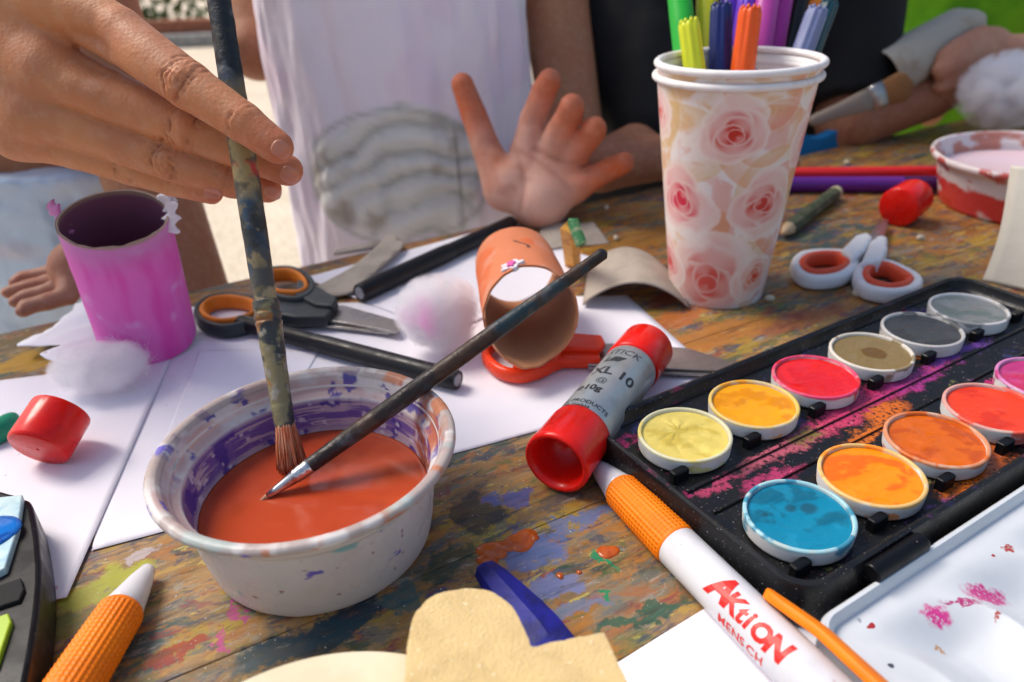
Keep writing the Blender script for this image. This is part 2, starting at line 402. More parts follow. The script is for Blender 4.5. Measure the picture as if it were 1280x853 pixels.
for s in (-70, 10, 90):
    o = mesh('cross_beam', obox(tu*s+tv*5.8+np.array([0, 0, -7.6]), tv, tu, (0, 0, 1), 32, 3.5, 4.97), M_tdark, table, smooth=False); bevel(o, .3)
for s in (-70, 90):
    for q in (-18, 30):
        o = mesh('leg', obox(tu*s+tv*q+np.array([0, 0, GZ]), tu, tv, (0, 0, 1), 3.2, 3.2, -GZ-7.63), M_tdark, table, smooth=False); bevel(o, .3)
# ------------------------------------------------------------------ papers
def paper_mat(name='white_paper', c=(.84, .81, .87)):
    t = NT(name); col = t.mix(t.rmp(t.noise(12, 4), .4, .7, 0, .35), c, tuple(x*.93 for x in c))
    col = t.mix(t.rmp(t.noise(75, 2), .735, .75, 0, .6), col, (.6, .28, .3)); col = t.mix(t.rmp(t.noise(420, 2), .755, .77, 0, .8), col, (.12, .1, .12))
    t.set(t.b.inputs['Base Color'], col); t.b.inputs['Roughness'].default_value = .75; t.bump(t.noise(25, 3), .35, .003); t.bump(t.noise(1500, 2), .15, .0002); return t.m
M_paper = paper_mat()
wz = lambda s, z, a=.05: (lambda u, v: a*fbm(np.stack([u*4+s, v*4, u*0], -1), 3)+0*u)
def paper(c, z, s, label, a=.05, name='paper_sheet', curl=None, group='white paper sheets spread on the table'):
    pts = [np.array([*q[:2], z]) for q in c]
    def zf(u, v):
        r = a*fbm(np.stack([u*4+s, v*4, u*0], -1), 3)
        if curl: r = r+curl(u, v)
        return r
    o = mesh(name, sheet(*pts, 60, 60, zf), M_paper); solid(o, .012); return tag(o, label, 'paper', group)
pB = [P(115, 690), P(560, 570), P(935, 487), P(775, 355)]
def par(a, b, d): return [a, b, b+(d-a), d]
# middle sheet (A4-ish), under bowl
b0, b1 = P(115, 690), P(560, 570); ud = nrm(b1-b0); b1 = b0+ud*22.6
vd = nrm(P(787, 371)-P(897, 468)); b3 = b0+np.array([-ud[1], ud[0], 0])*18.5
paper([b0, b1, b1+vd*8.6, b0+vd*18], .02, 1, 'white sheet under the paint water bowl, black pens and orange cardboard tube', .04)
a1 = P(85, 750); a2 = P(214, 452); ad = nrm(a2-a1); an = np.array([-ad[1], ad[0], 0])
c1 = P(-250, 800)
paper([a1, a2, a2+an*14, a1+an*14+ad*-1], .09, 7, 'white sheet at the left under the red cap and black paint box', .05)
paper([P(180, 622), P(330, 560), P(400, 440), P(250, 440)], .075, 9, 'small white sheet tucked between the bowl and the left sheet', .02)
paper([P(380, 350), P(620, 285), P(760, 330), P(560, 420)], .075, 12, 'white sheet at the far edge of the table under the black marker', .05)
q0, q1 = P(769, 831), P(868, 770)
paper([q0, q0+nrm(q1-q0)*6.5, q0+nrm(q1-q0)*6.5+np.array([2.8, -7.0, 0]), q0+np.array([2.8, -7.0, 0])], .02, 15, 'white sheet under the promotional pen at the near edge', .03)
# torn paper scrap
tp = [(28, 447), (60, 425), (92, 398), (108, 385), (122, 380), (140, 420), (150, 470), (110, 478), (60, 462), (80, 452), (70, 447)]
tp = catmull([P(*q)[:2] for q in tp], 8, True); tp = tp+.12*(np.stack([vnoise(np.c_[tp*3, tp[:, :1]*0], 1), vnoise(np.c_[tp*3, tp[:, :1]*0], 5)], 1)-.5)*2
V, f = fillgrid(tp, .15, .35); V[:, 2] += .9*fbm(V*.5, 3, 5)*sst(.0, 2.5, V[:, 0]*0+2)
o = mesh('torn_paper', (V, f), M_paper); solid(o, .02); tag(o, 'crumpled torn white paper scrap behind the left cotton ball', 'paper scrap')
# ------------------------------------------------------------------ shared plastics
M_black = mk('black_plastic', (.004, .004, .005), .38, spec=.22, rvar=(120, .1), specks=[(900, (.2, .18, .18), .74)], bump=[(900, .1, .0002)])
M_blackpen = mk('black_pen_plastic', (.006, .006, .008), .4, rvar=(150, .1), bump=[(600, .05, .0003)])
M_red = mk('red_plastic', (.80, .010, .005), .25, sss=.05, ssss=.002, rvar=(160, .08), mott=[(90, (.70, .009, .006), .45, .6)], bump=[(500, .06, .0003)])
M_white = mk('white_plastic', (.74, .73, .74), .4, sss=.1, ssss=.002, rvar=(120, .1), mott=[(120, (.62, .58, .58), .52, .7)])
M_steel = mk('brushed_steel', (.42, .40, .38), .34, metal=.9, mott=[(60, (.30, .27, .25), .4, .7)], rvar=(60, .1), bump=[(900, .1, .0002)])
M_dark = mk('hollow_dark', (.01, .01, .01), .8)
M_card = mk('grey_cardboard', (.42, .36, .30), .85, mott=[(60, (.34, .29, .24), .4, .65)], specks=[(800, (.25, .2, .17), .68)], bump=[(900, .3, .0003), (60, .3, .002)])
# ------------------------------------------------------------------ paint water bowl
BC = np.array([-5.98, 17.12, 0]); RB, RT, HB = 3.12, 4.12, 3.75; SCB = np.array([1.02, 1.02, .925]); BC[1] = 17.2
def bowl_cols(V):
    q = V-BC; a = np.arctan2(q[:, 1], q[:, 0]); r = np.hypot(q[:, 0], q[:, 1]); z = q[:, 2]
    c = np.tile(np.array([.66, .62, .60]), (len(V), 1))
    c = mixc(c, (.5, .45, .42), .6*fbm(V*.8, 4, 3))
    return c, a, r, z
prof = [(0, .12), (RB-.35, .12), (RB-.3, .02), (RB-.1, 0), (RB, .1)]
prof += [(RB+(3.5-RB)*t**.62, .1+2.6*t) for t in np.linspace(.03, 1, 30)]
prof += [(3.52, 2.74), (3.6, 2.86), (3.63, 3.0), (3.66, 3.25), (3.72, 3.36), (3.95, 3.42), (4.1, 3.47), (4.17, 3.56), (4.17, 3.68), (4.1, 3.76), (3.98, 3.78), (3.88, 3.74), (3.78, 3.6), (3.70, 3.35), (3.62, 3.1), (3.5, 2.98), (3.42, 2.9)]
inner = [(3.40-(3.40-RB+.12)*(1-t)**1.3, .22+2.6*t) for t in np.linspace(1, 0, 60)]
prof += inner+[(RB-.3, .18), (0, .18)]
pr = np.array(prof); d = np.r_[0, np.cumsum(np.linalg.norm(np.diff(pr, axis=0), axis=1))]; s = np.linspace(0, d[-1], 330)
pr = np.c_[np.interp(s, d, pr[:, 0]), np.interp(s, d, pr[:, 1])]
pr[:, 1] *= 1
VF = lathe(pr, 360, o=BC); V = VF[0]
c, a, r, z = bowl_cols(V)
isin = (np.arange(len(V))//360) > np.argmax(pr[:, 1])
P3 = np.c_[np.cos(a)*3, np.sin(a)*3, z]
st = fbm(np.c_[np.cos(a)*2.2, np.sin(a)*2.2, z*5+a*.4], 5, 11)           # brushed streaks round the wall
streak = fbm(np.c_[np.cos(a)*3, np.sin(a)*3, z*16], 4, 12)
big = fbm(P3*1.1, 4, 31)
lo_w = sst(2.95, 2.7, z)
pm = lo_w*sst(.36, .5, .55*st+.45*streak)*isin*sst(1.55, 2.0, z+.35*(big-.5))
back = .35+.65*sst(-.9, .3, np.cos(a-2.0))
c = mixc(c, (.14, .08, .34), .95*pm*np.maximum(back, .55))
c = mixc(c, (.48, .36, .46), .75*isin*lo_w*(1-pm))
up = isin*sst(2.85, 3.0, z)
c = mixc(c, (.50, .30, .27), .7*up*sst(.45, .6, big))
c = mixc(c, (.07, .05, .28), .95*up*sst(.56, .6, fbm(P3*2.2, 4, 44))*sst(-.4, .2, np.sin(a)))
c = mixc(c, (.08, .05, .30), .95*isin*lo_w*sst(.60, .63, fbm(P3*np.array([1.6, 1.6, 1.4]), 4, 55)))
c = mixc(c, (.42, .03, .12), .9*isin*sst(.3, .1, np.abs(a-3.35)+.3*np.abs(z-2.7)))
c = mixc(c, (.45, .13, .05), .9*isin*sst(.32, .2, np.abs(a-.35)+.0*z)*sst(.35, .6, fbm(P3*3, 3, 9)))
rim = sst(3.5, 3.6, z)
c = mixc(c, (.36, .27, .24), .75*rim*sst(.4, .55, fbm(P3*2, 4, 60))); c = mixc(c, (.12, .09, .45), .9*rim*sst(.70, .73, fbm(P3*1.7, 3, 71))); c = mixc(c, (.14, .10, .5), .9*rim*sst(.16, .1, np.abs(a-3.25)))
c = mixc(c, (.5, .16, .06), .8*rim*sst(.55, .62, fbm(P3*1.9, 3, 82))*(np.cos(a+.4) > 0)); c = mixc(c, (.35, .5, .48), .5*rim*sst(.55, .65, fbm(P3*1.5, 3, 93))*(np.sin(a) < 0))
out = (~isin)*sst(3.4, 3.2, z)
c = mixc(c, (.10, .07, .45), .9*out*sst(.74, .76, fbm(P3*1.5, 4, 101))); c = mixc(c, (.55, .46, .38), .35*out*sst(.5, .65, fbm(P3*.8, 4, 151))); c = mixc(c, (.1, .4, .42), .7*out*sst(.68, .76, fbm(P3*1.5, 4, 111))); c = mixc(c, (.2, .05, .05), .8*out*sst(.84, .86, fbm(P3*5, 2, 121)))
scr = isin*lo_w*sst(.70, .73, fbm(np.c_[P3[:, :2]*6, z*4], 2, 140)); c = mixc(c, (.7, .68, .72), .7*scr)
V = V+(.02*(fbm(V*1.5, 3, 5)-.5))[:, None]; V = BC+(V-BC)*SCB
M_bowl = mk('painted_white_plastic', attr=True, rough=.32, sss=.08, ssss=.002, rvar=(90, .12), bump=[(500, .25, .0003)])
bowl = mesh('plastic_bowl', (V, VF[1]), M_bowl, col=c); tag(bowl, 'round white plastic tub smeared inside with purple paint and half full of orange water', 'bowl')
# liquid
WL = 1.62; rw = np.interp(WL, [p[1] for p in inner][::-1], [p[0] for p in inner][::-1])-.01
pf = [(0, .24), (RB-.25, .24)]+[(np.interp(zz, [p[1] for p in inner][::-1], [p[0] for p in inner][::-1])-.01, zz) for zz in np.linspace(.3, WL+.04, 8)]+[(rw-.06, WL+.005)]+[(rw*k, WL) for k in np.linspace(.95, .02, 60)]+[(0, WL)]
VF = lathe(pf, 180, o=BC); V = VF[0].copy(); m = V[:, 2] > WL-.01
V[m, 2] += .02*(fbm(V[m]*np.array([1.2, 1.2, 0]), 2, 8)-.5)
t = fbm(V*np.array([.5, .9, 0])+2*fbm(V*.4, 2, 3)[:, None], 4, 18); c = mixc(np.tile(np.array([.45, .062, .022]), (len(V), 1)), (.52, .085, .03), sst(.4, .7, t)); c = mixc(c, (.36, .05, .015), .7*sst(.55, .75, fbm(V*.8, 4, 22)))
M_water = mk('murky_orange_water', attr=True, rough=.12, sss=.3, sssr=(1, .3, .1), ssss=.004, spec=.35)
w = mesh('paint_water', (BC+(V-BC)*SCB, VF[1]), M_water, col=c); tag(w, 'murky orange red paint water filling the white plastic tub', 'paint water')
# ------------------------------------------------------------------ brushes
def brushcols(V, seed, dark, specks):
    c = np.tile(np.array(dark), (len(V), 1)).astype(float)
    for cc, sc, th, sd_ in specks: c = mixc(c, cc, .9*sst(th, th+.07, fbm(V*sc, 5, seed+sd_)))
    return c
T1 = P(366, 596, 1.38); H1 = W(297, 150, 23.4); D1 = nrm(H1-T1); L1 = np.linalg.norm(H1-T1)
def b1p(px, py):                            # length along the brush axis nearest to a photo position
    s = np.linspace(0, 30, 3001); X = T1+s[:, None]*D1; q = X-np.array([0, 0, HT]); d = q@C0/(C0@C0)
    A = np.stack([q@A0/(A0@A0), q@B0/(B0@B0)], 1)/d[:, None]*F+np.array([640, 426.5]); return s[np.argmin(np.abs(A[:, 1]-py))]
s_f0, s_f1, s_f2 = b1p(0, 532), b1p(0, 400), b1p(0, 378)
br = thing('paint_brush', T1, 'thick paint crusted brush held upright in the hand, its bristles dipped in orange water', 'paintbrush', 'paintbrushes in the tub')
Ltot = 24.0
pf = [(0, s_f2-.2), (.40, s_f2-.2)]+[(.355+.045*math.sin(min(1, t*3)*math.pi/2)-.15*max(0, t-.3), s_f2+(Ltot-s_f2)*t) for t in np.linspace(.005, .985, 240)]+[(.22, Ltot-.1), (.1, Ltot), (0, Ltot)]
VF = lathe(pf, 48, o=T1, z=D1); V = VF[0]; V = V+(.025*(fbm(V*3, 3, 4)-.5))[:, None]
s = (V-T1)@D1; c = brushcols(V, 5, (.075, .07, .06), [((.24, .17, .07), np.array([.7, .7, .45]), .50, 1), ((.03, .06, .10), np.array([.8, .8, .5]), .60, 2), ((.36, .27, .14), 1.6, .60, 3), ((.03, .028, .025), 1.2, .57, 4), ((.45, .02, .02), 1.5, .74, 5)])
def zone(pa, pb, w=.8): return sst(b1p(0, pa)-w, b1p(0, pa)+w, s)*sst(b1p(0, pb)+w, b1p(0, pb)-w, s)
n1 = fbm(V*np.array([1.6, 1.6, .9]), 5, 77); n2 = fbm(V*3.0, 4, 78)
c = mixc(c, (.33, .24, .10), zone(262, 120)*sst(.38, .55, n1)); c = mixc(c, (.06, .05, .04), .8*zone(262, 120)*sst(.56, .64, n2)); c = mixc(c, (.025, .06, .12), .9*zone(345, 262)*sst(.42, .52, n1)); c = mixc(c, (.30, .22, .10), .8*zone(345, 262)*sst(.60, .66, n2))
c = mixc(c, (.5, .03, .03), .9*zone(222, 208, .15)*sst(.5, .55, n2))
c = mixc(c, (.010, .013, .018), .93*sst(b1p(0, 105), b1p(0, 88), s+.8*(fbm(V, 3, 7)-.5))); c = mixc(c, (.14, .15, .17), .7*sst(b1p(0, 105), b1p(0, 88), s)*sst(.62, .68, fbm(V*np.array([1., 1, 2.5]), 3, 79)))
M_bh = mk('paint_crusted_wood', attr=True, rough=.45, bump=[(300, .6, .0008), (1400, .3, .0003)], rvar=(200, .12))
mesh('handle', (V, VF[1]), M_bh, br, col=c)
pf = [(0, s_f0-.1), (.27, s_f0-.1), (.30, s_f0), (.33, s_f0+.6)]+[(np.interp(q, [0, 1], [.315, .395]), s_f0+.7+(s_f1-s_f0-.9)*q) for q in np.linspace(0, 1, 20)]
pf += [(.425, s_f1-.08), (.375, s_f1), (.425, s_f1+.09), (.425, s_f1+.2), (.375, s_f1+.27), (.415, s_f1+.36), (.405, s_f2+.05), (.36, s_f2+.08)]
pf = np.array(pf); d = np.r_[0, np.cumsum(np.linalg.norm(np.diff(pf, axis=0), axis=1))]; q = np.linspace(0, d[-1], 140); pf = np.c_[np.interp(q, d, pf[:, 0]), np.interp(q, d, pf[:, 1])]
VF = lathe(pf, 48, o=T1, z=D1); V = VF[0]+(.03*(fbm(VF[0]*3, 3, 14)-.5))[:, None]
c = brushcols(V, 25, (.075, .07, .06), [((.24, .2, .1), 1.4, .5, 1), ((.03, .035, .04), 1.6, .54, 2), ((.3, .27, .22), 3., .6, 3), ((.3, .13, .04), 2., .64, 4)])
mesh('ferrule', (V, VF[1]), M_bh, br, col=c)
VF = []                                     # bristles: separate hairs spreading from the ferrule
x1, y1, _ = frame(D1)
for i in range(420):
    a = rng.random()*2*np.pi; r0 = .27*math.sqrt(rng.random()); sp_ = 1.55+.25*rng.random(); e = rng.normal(size=2)*.035
    p0 = T1+D1*(s_f0+.1)+r0*(math.cos(a)*x1+math.sin(a)*y1); end = T1+D1*(.1+.35*rng.random())+r0*sp_*(math.cos(a)*x1+math.sin(a)*y1)+e[0]*x1+e[1]*y1
    mid = (p0+end)/2+.05*r0*(math.cos(a)*x1+math.sin(a)*y1)
    VF.append(sweep(catmull([p0, mid, end], 3), np.linspace(.028, .012, 7), n=5, up=(0.3, 1, 0)))
VF = join(*VF); s = (VF[0]-T1)@D1
c = mixc(np.tile(np.array([.50, .11, .035]), (len(s), 1)), (.60, .28, .16), sst(.35, .7, vnoise(VF[0]*9, 3))); c = mixc(c, (.30, .05, .02), .6*sst(.9, .3, s))
mesh('bristles', VF, mk('wet_bristles', attr=True, rough=.4), br, col=c)
T2 = P(320, 631, 1.38); R2 = P(533, 477, 3.50+.32); D2 = nrm(R2-T2)
def proj1(X):
    q = np.asarray(X)-np.array([0, 0, HT]); d = q@C0/(C0@C0); return (q@A0/(A0@A0)/d*F+640, q@B0/(B0@B0)/d*F+426.5)
ls = np.linspace(0, 45, 4501); pp = proj1(T2+ls[:, None]*D2); L2 = ls[np.argmin(np.abs(pp[0]-757))]; f2 = ls[np.argmin(np.abs(pp[0]-386))]
print('brush2', L2, f2, 'end', T2+D2*L2, 'brush1', s_f0, s_f1, s_f2, T1, D1)
br2 = thing('paint_brush', T2, 'long dark brush with a silver ferrule leaning in the tub across its rim', 'paintbrush', 'paintbrushes in the tub')
pf = [(0, f2-.2), (.2, f2-.2), (.225, f2+.0)]+[(np.interp(t, [0, .15, .3, .6, 1], [.235, .275, .29, .27, .20]), f2+.05+(L2-f2-.3)*t) for t in np.linspace(0, 1, 160)]+[(.2, L2-.1), (.1, L2), (0, L2)]
VF = lathe(pf, 32, o=T2, z=D2); V = VF[0]+(.02*(fbm(VF[0]*3, 3, 44)-.5))[:, None]
c = brushcols(V, 45, (.022, .014, .012), [((.06, .03, .018), .9, .5, 1), ((.015, .035, .045), .8, .56, 2), ((.06, .06, .065), 1.6, .60, 3), ((.05, .25, .4), 1.7, .76, 4)])
mesh('handle', (V, VF[1]), M_bh, br2, col=c)
mesh('ferrule', lathe([(0, .4), (.10, .4), (.13, .7), (.16, 1.0), (.205, f2-.5), (.23, f2-.45), (.215, f2-.38), (.235, f2-.3), (.235, f2-.2), (.22, f2-.16), (.24, f2-.08), (.245, f2+.04), (.22, f2+.05)], 32, o=T2, z=D2), mk('worn_silver', (.62, .6, .58), .25, metal=1, mott=[(150, (.35, .25, .2), .55, .7)]), br2)
mesh('bristles', lathe([(0, -.1), (.03, 0), (.07, .25), (.11, .5), (.09, .6), (0, .6)], 24, o=T2, z=D2), mk('wet_fine_bristles', (.42, .2, .12), .4), br2)
# ------------------------------------------------------------------ caps
def cap(base, axis, R, L, label, group, ribs=0, hollow=False, hole=True, mat=None):
    axis = nrm(axis); t = thing('red_cap', base, label, 'cap', group); rf = None
    if ribs: rf = lambda R_, A, Z: R_*(1+.018*np.cos(A*ribs)*(R_ > R*.97))
    pf = [(0, 0.03), (R*.12, .03), (R*.9, 0), (R*.97, .05), (R, .14), (R*.985, L*.95), (R*.97, L), (R*.9, L), (R*.88, L*.5), (0, L*.45)]
    if hole: pf = [(0, .12), (R*.05, .12), (R*.06, .02)]+pf[2:]
    mesh('shell', lathe(pf, 64, o=base, z=axis, rfun=rf), mat or M_red, t, sharp=40); return t
ca = P(62, 588, 0); cap(np.array([ca[0], ca[1]-.15, 1.0]), nrm(np.array([.16, .86, .34])), 1.03, 1.6, 'red glue stick cap lying on the left white sheet beside the black paint box', 'loose red caps')
ca = P(1137, 287, 0); cap(np.array([ca[0]-.6, ca[1]+.6, 1.14]), nrm(np.array([.72, .68, 0])), 1.13, 2.3, 'red glue stick cap lying at the back beside the pink stained pot', 'loose red caps')
# ------------------------------------------------------------------ glue stick
G0 = P(694, 588, 0); G0[2] = 1.18; G1 = P(808, 438, 0); G1[2] = 1.18; G1 = np.array([*P(810, 430, 1.3)[:2], 1.18]); G0 = np.array([*P(694, 580, 1.2)[:2], 1.18])
GD = nrm(G1-G0); GL = np.linalg.norm(G1-G0); print('glue', GL, G0, G1)
gl = thing('glue_stick', G0-np.array([0, 0, 1.18]), 'silver glue stick with red caps lying on its side against the black paint box', 'glue stick')
M_silver = mk('silver_label', (.40, .43, .44), .38, metal=.55, mott=[(60, (.30, .33, .34), .45, .7)], specks=[(260, (.35, .2, .1), .73)], rvar=(80, .1))
capL = GL*.23
rf = lambda R_, A, Z: R_*(1+.022*np.cos(A*40)*(R_ > 1.1)*(Z > .35)*(Z < capL-.1)*(np.cos(A-0.2) > -.2))
mesh('end_cap', lathe([(0, 1.35), (.80, 1.3), (.84, .3), (.93, .03), (1.0, 0), (1.09, .05), (1.11, .2), (1.10, .35), (1.08, capL-.15), (1.05, capL), (.9, capL)], 160, o=G0, z=GD, rfun=rf), M_red, gl)
mesh('barrel', lathe([(0, capL-.3), (1.0, capL-.3), (1.0, capL-.1), (1.02, capL+.15), (1.02, GL*.76), (1.0, GL*.77), (0, GL*.77)], 96, o=G0, z=GD), M_silver, gl, sharp=40)
mesh('top_cap', lathe([(0, GL*.775), (1.04, GL*.775), (1.07, GL*.79), (1.06, GL-.12), (1.0, GL-.02), (.95, GL), (.3, GL), (0, GL-.04)], 96, o=G0, z=GD), M_red, gl)
# ------------------------------------------------------------------ lettering
def glyph(txt, size, bold=0., shear=0., step=.12):
    cu = bpy.data.curves.new('lettering', 'FONT'); cu.body = txt; cu.size = size; cu.offset = bold; cu.shear = shear; cu.resolution_u = 3; cu.align_x = 'LEFT'
    ob = bpy.data.objects.new('lettering', cu); scene.collection.objects.link(ob)
    dg = bpy.context.evaluated_depsgraph_get(); dg.update(); me = bpy.data.meshes.new_from_object(ob.evaluated_get(dg))
    bpy.data.objects.remove(ob); bpy.data.curves.remove(cu)
    bm = bmesh.new(); bm.from_mesh(me); bpy.data.meshes.remove(me)
    bmesh.ops.remove_doubles(bm, verts=bm.verts, dist=1e-5)
    ys = [v.co.y for v in bm.verts] or [0]; xs = [v.co.x for v in bm.verts] or [0]
    for cc in np.arange(min(ys)+step, max(ys), step): bmesh.ops.bisect_plane(bm, geom=bm.verts[:]+bm.edges[:]+bm.faces[:], plane_co=(0, cc, 0), plane_no=(0, 1, 0))
    bm.verts.index_update(); V = np.array([v.co[:2] for v in bm.verts]).reshape(-1, 2); f = [tuple(v.index for v in q.verts) for q in bm.faces]; bm.free()
    return V, f
def wrap(name, items, o, axis, R, upref, mat, parent, off=.006):
    # items: (text, size, bold, s0, arc0, rot, shear); text runs along the axis, its top towards +arc (perpendicular towards upref)
    axis = nrm(axis); zt = np.array([0, 0, 1.]); side = nrm(np.asarray(upref)-np.dot(upref, axis)*axis); nz = nrm(np.cross(axis, side)); nz = nz if nz[2] > 0 else -nz
    VF = []
    for tx, sz, bd, s0, a0, rot, sh in items:
        V, f = glyph(tx, sz, bd, sh)
        if len(V) == 0: continue
        x = V[:, 0]*math.cos(rot)-V[:, 1]*math.sin(rot); y = V[:, 0]*math.sin(rot)+V[:, 1]*math.cos(rot)
        s = s0+x; ph = (a0+y)/R; RR = R(s) if callable(R) else R
        X = o+s[:, None]*axis+((RR+off)*np.cos(ph))[:, None]*nz+((RR+off)*np.sin(ph))[:, None]*side
        a_, b_, c_ = X[list(f[0][:3])]; 
        n_ = np.cross(b_-a_, c_-a_); out = X[f[0][0]]-(o+s[f[0][0]]*axis)
        if np.dot(n_, out) < 0: f = [q[::-1] for q in f]
        VF.append((X, f))
    return mesh(name, join(*VF), mat, parent, smooth=False)
M_ink = mk('black_ink', (.03, .03, .035), .5)
# glue text runs around the barrel (reading left to right across it): text x -> arc, text y -> along the axis to the top cap
def wrapc(name, items, o, axis, R, side, mat, parent, off=.006):
    axis = nrm(axis); side = nrm(side-np.dot(side, axis)*axis); nz = np.cross(axis, side); nz = nz if nz[2] > 0 else -nz
    VF = []
    for tx, sz, bd, s0, a0, sh in items:
        V, f = glyph(tx, sz, bd, sh, step=5)
        if not len(f): continue
        bm = bmesh.new(); vv = [bm.verts.new((*q, 0)) for q in V]
        for q in f:
            try: bm.faces.new([vv[i] for i in q])
            except ValueError: pass
        for cc in np.arange(V[:, 0].min()+.1, V[:, 0].max(), .1): bmesh.ops.bisect_plane(bm, geom=bm.verts[:]+bm.edges[:]+bm.faces[:], plane_co=(cc, 0, 0), plane_no=(1, 0, 0))
        bm.verts.index_update(); V = np.array([v.co[:2] for v in bm.verts]); f = [tuple(v.index for v in q.verts) for q in bm.faces]; bm.free()
        ph = (a0+V[:, 0])/R; s = s0+V[:, 1]
        X = o+s[:, None]*axis+((R+off)*np.cos(ph))[:, None]*nz+((R+off)*np.sin(ph))[:, None]*side
        a_, b_, c_ = X[list(f[0][:3])]; out = X[f[0][0]]-(o+s[f[0][0]]*axis)
        if np.dot(np.cross(b_-a_, c_-a_), out) < 0: f = [q[::-1] for q in f]
        VF.append((X, f))
    return mesh(name, join(*VF), mat, parent, smooth=False)
gs = nrm(np.array([GD[1], -GD[0], 0]))      # to the right of the stick
bs = GL*.76
wrapc('lettering', [('STICK', .50, .0, bs-.65, -.72, .2), ('L////', .42, .03, bs-1.2, -.6, .35), ('XL 10', .68, .022, bs-2.15, -.70, 0), ('@', .42, .0, bs-2.75, -.25, 0), ('\u212e10g', .46, .02, bs-3.3, -.75, 0),
      ('UHU PRODUCTS', .27, .006, bs-4.15, -1.15, 0), ('8008 GmbH', .24, .004, bs-4.42, -.95, 0), ('77776 Baden', .24, .004, bs-4.69, -1.0, 0), ('PRODUCTS 02', .22, .004, bs-4.96, -1.0, 0)], G0, GD, 1.02, gs, M_ink, gl)
# ------------------------------------------------------------------ promotional pens
M_orange = mk('orange_rubber', (.95, .22, .0), .5, sss=.05, ssss=.002, mott=[(60, (.88, .19, .0), .45, .6)])
M_pen = mk('glossy_white_barrel', (.66, .66, .69), .22, sss=.1, ssss=.003, mott=[(70, (.60, .59, .62), .5, .7)], specks=[(500, (.4, .3, .3), .75)])
M_redink = mk('red_ink', (.68, .02, .015), .4)
def promo_pen(tip, tail, label, kind, clip_dir=None):
    D = nrm(tail-tip); t = thing('ballpoint_pen', tip, label, 'pen', 'white and orange pens'); Lp = 14.2; R = .63
    mesh('nose_cone', lathe([(0, 0), (.14, 0), (.2, .05), (.34, .6), (.50, 1.45), (.53, 1.58), (.5, 1.62), (0, 1.62)], 48, o=tip, z=D), M_pen, t, sharp=50)
    n = 150; m = 110; zz = np.linspace(1.60, 4.55, n); rr = np.interp(zz, [1.60, 1.7, 3, 4.48, 4.55], [.53, .585, .62, R+.015, R-.01])
    def rf(R_, A, Z): return R_+.020*np.cos(A*14+Z*21)*np.cos(A*14-Z*21)*(Z > 1.75)*(Z < 4.45)
    mesh('grip', lathe(np.c_[rr, zz], 400, o=tip, z=D, rfun=rf), M_orange, t)
    mesh('barrel', lathe([(0, 4.5), (R-.05, 4.5), (R, 4.56), (R+.01, 8), (R+.01, Lp-1.4), (R-.05, Lp-1.3), (0, Lp-1.3)], 64, o=tip, z=D), M_pen, t, sharp=45)
    mesh('push_button', lathe([(0, Lp-1.3), (.4, Lp-1.3), (.4, Lp-.2), (.3, Lp), (0, Lp)], 32, o=tip, z=D), M_orange, t, sharp=50)
    return t, D, R+.01
tipA = np.array([*P(742, 575, .5)[:2], .38]); tailA = np.array([*P(975, 812, .7)[:2], .70])
pA, DA, RA = promo_pen(tipA, tailA, 'white and orange ballpoint pen with red lettering lying along the black paint box', 1)
side = np.array([-DA[1], DA[0], 0]); side = side if side[0] > 0 else -side
def sA(px, py): q = P(px, py, .9)-tipA; return float(q@DA)
s0 = sA(866, 745); s1 = sA(962, 832); print('AKTION', s0, s1)
k = (s1-s0)/3.05
wrap('lettering', [('A', 1.25*k, .045, s0, -.66, .05, .2), ('K', .90*k, .032, s0+.72*k, -.62, -.05, .1), ('t', .85*k, .025, s0+1.33*k, -.66, .1, .2), ('i', .82*k, .03, s0+1.68*k, -.62, -.1, 0), ('O', .80*k, .035, s0+1.95*k, -.64, 0, .1), ('N', .92*k, .04, s0+2.55*k, -.68, .08, .2),
      ('M', .46*k, .008, s0+.78*k, -1.12, 0, 0), ('E', .46*k, .008, s0+1.16*k, -1.12, 0, 0), ('N', .46*k, .008, s0+1.42*k, -1.12, 0, 0), ('S', .46*k, .008, s0+1.78*k, -1.12, 0, 0), ('C', .46*k, .008, s0+2.08*k, -1.12, 0, 0), ('H', .46*k, .008, s0+2.44*k, -1.12, 0, 0)], tipA, DA, RA, side, M_redink, pA)
# orange clip on the right side of the barrel
c0 = P(948, 748, 1.25); c1 = P(1055, 862, 1.3); ss = float((c0-tipA)@DA); se = float((c1-tipA)@DA)
cu = nrm(np.cos(.60)*np.array([0, 0, 1.])+np.sin(.60)*side)
pth = [tipA+DA*(ss+q*(se+2-ss))+cu*(RA+.16+.22*min(1, q*3)) for q in np.linspace(0, 1, 30)]
wq_ = np.interp(np.linspace(0, 1, 30), [0, .04, .12, 1], [.14, .24, .28, .36])
o = mesh('clip', sweep(pth, wq_*.8, .14, n=24, up=cu, pw=4), M_orange, pA)
tipB = np.array([*P(184, 703, .6)[:2], .38]); tailB = np.array([*P(85, 866, .75)[:2], .70])
promo_pen(tipB, tailB, 'white and orange ballpoint pen lying at the near left edge beside the black paint box', 2)
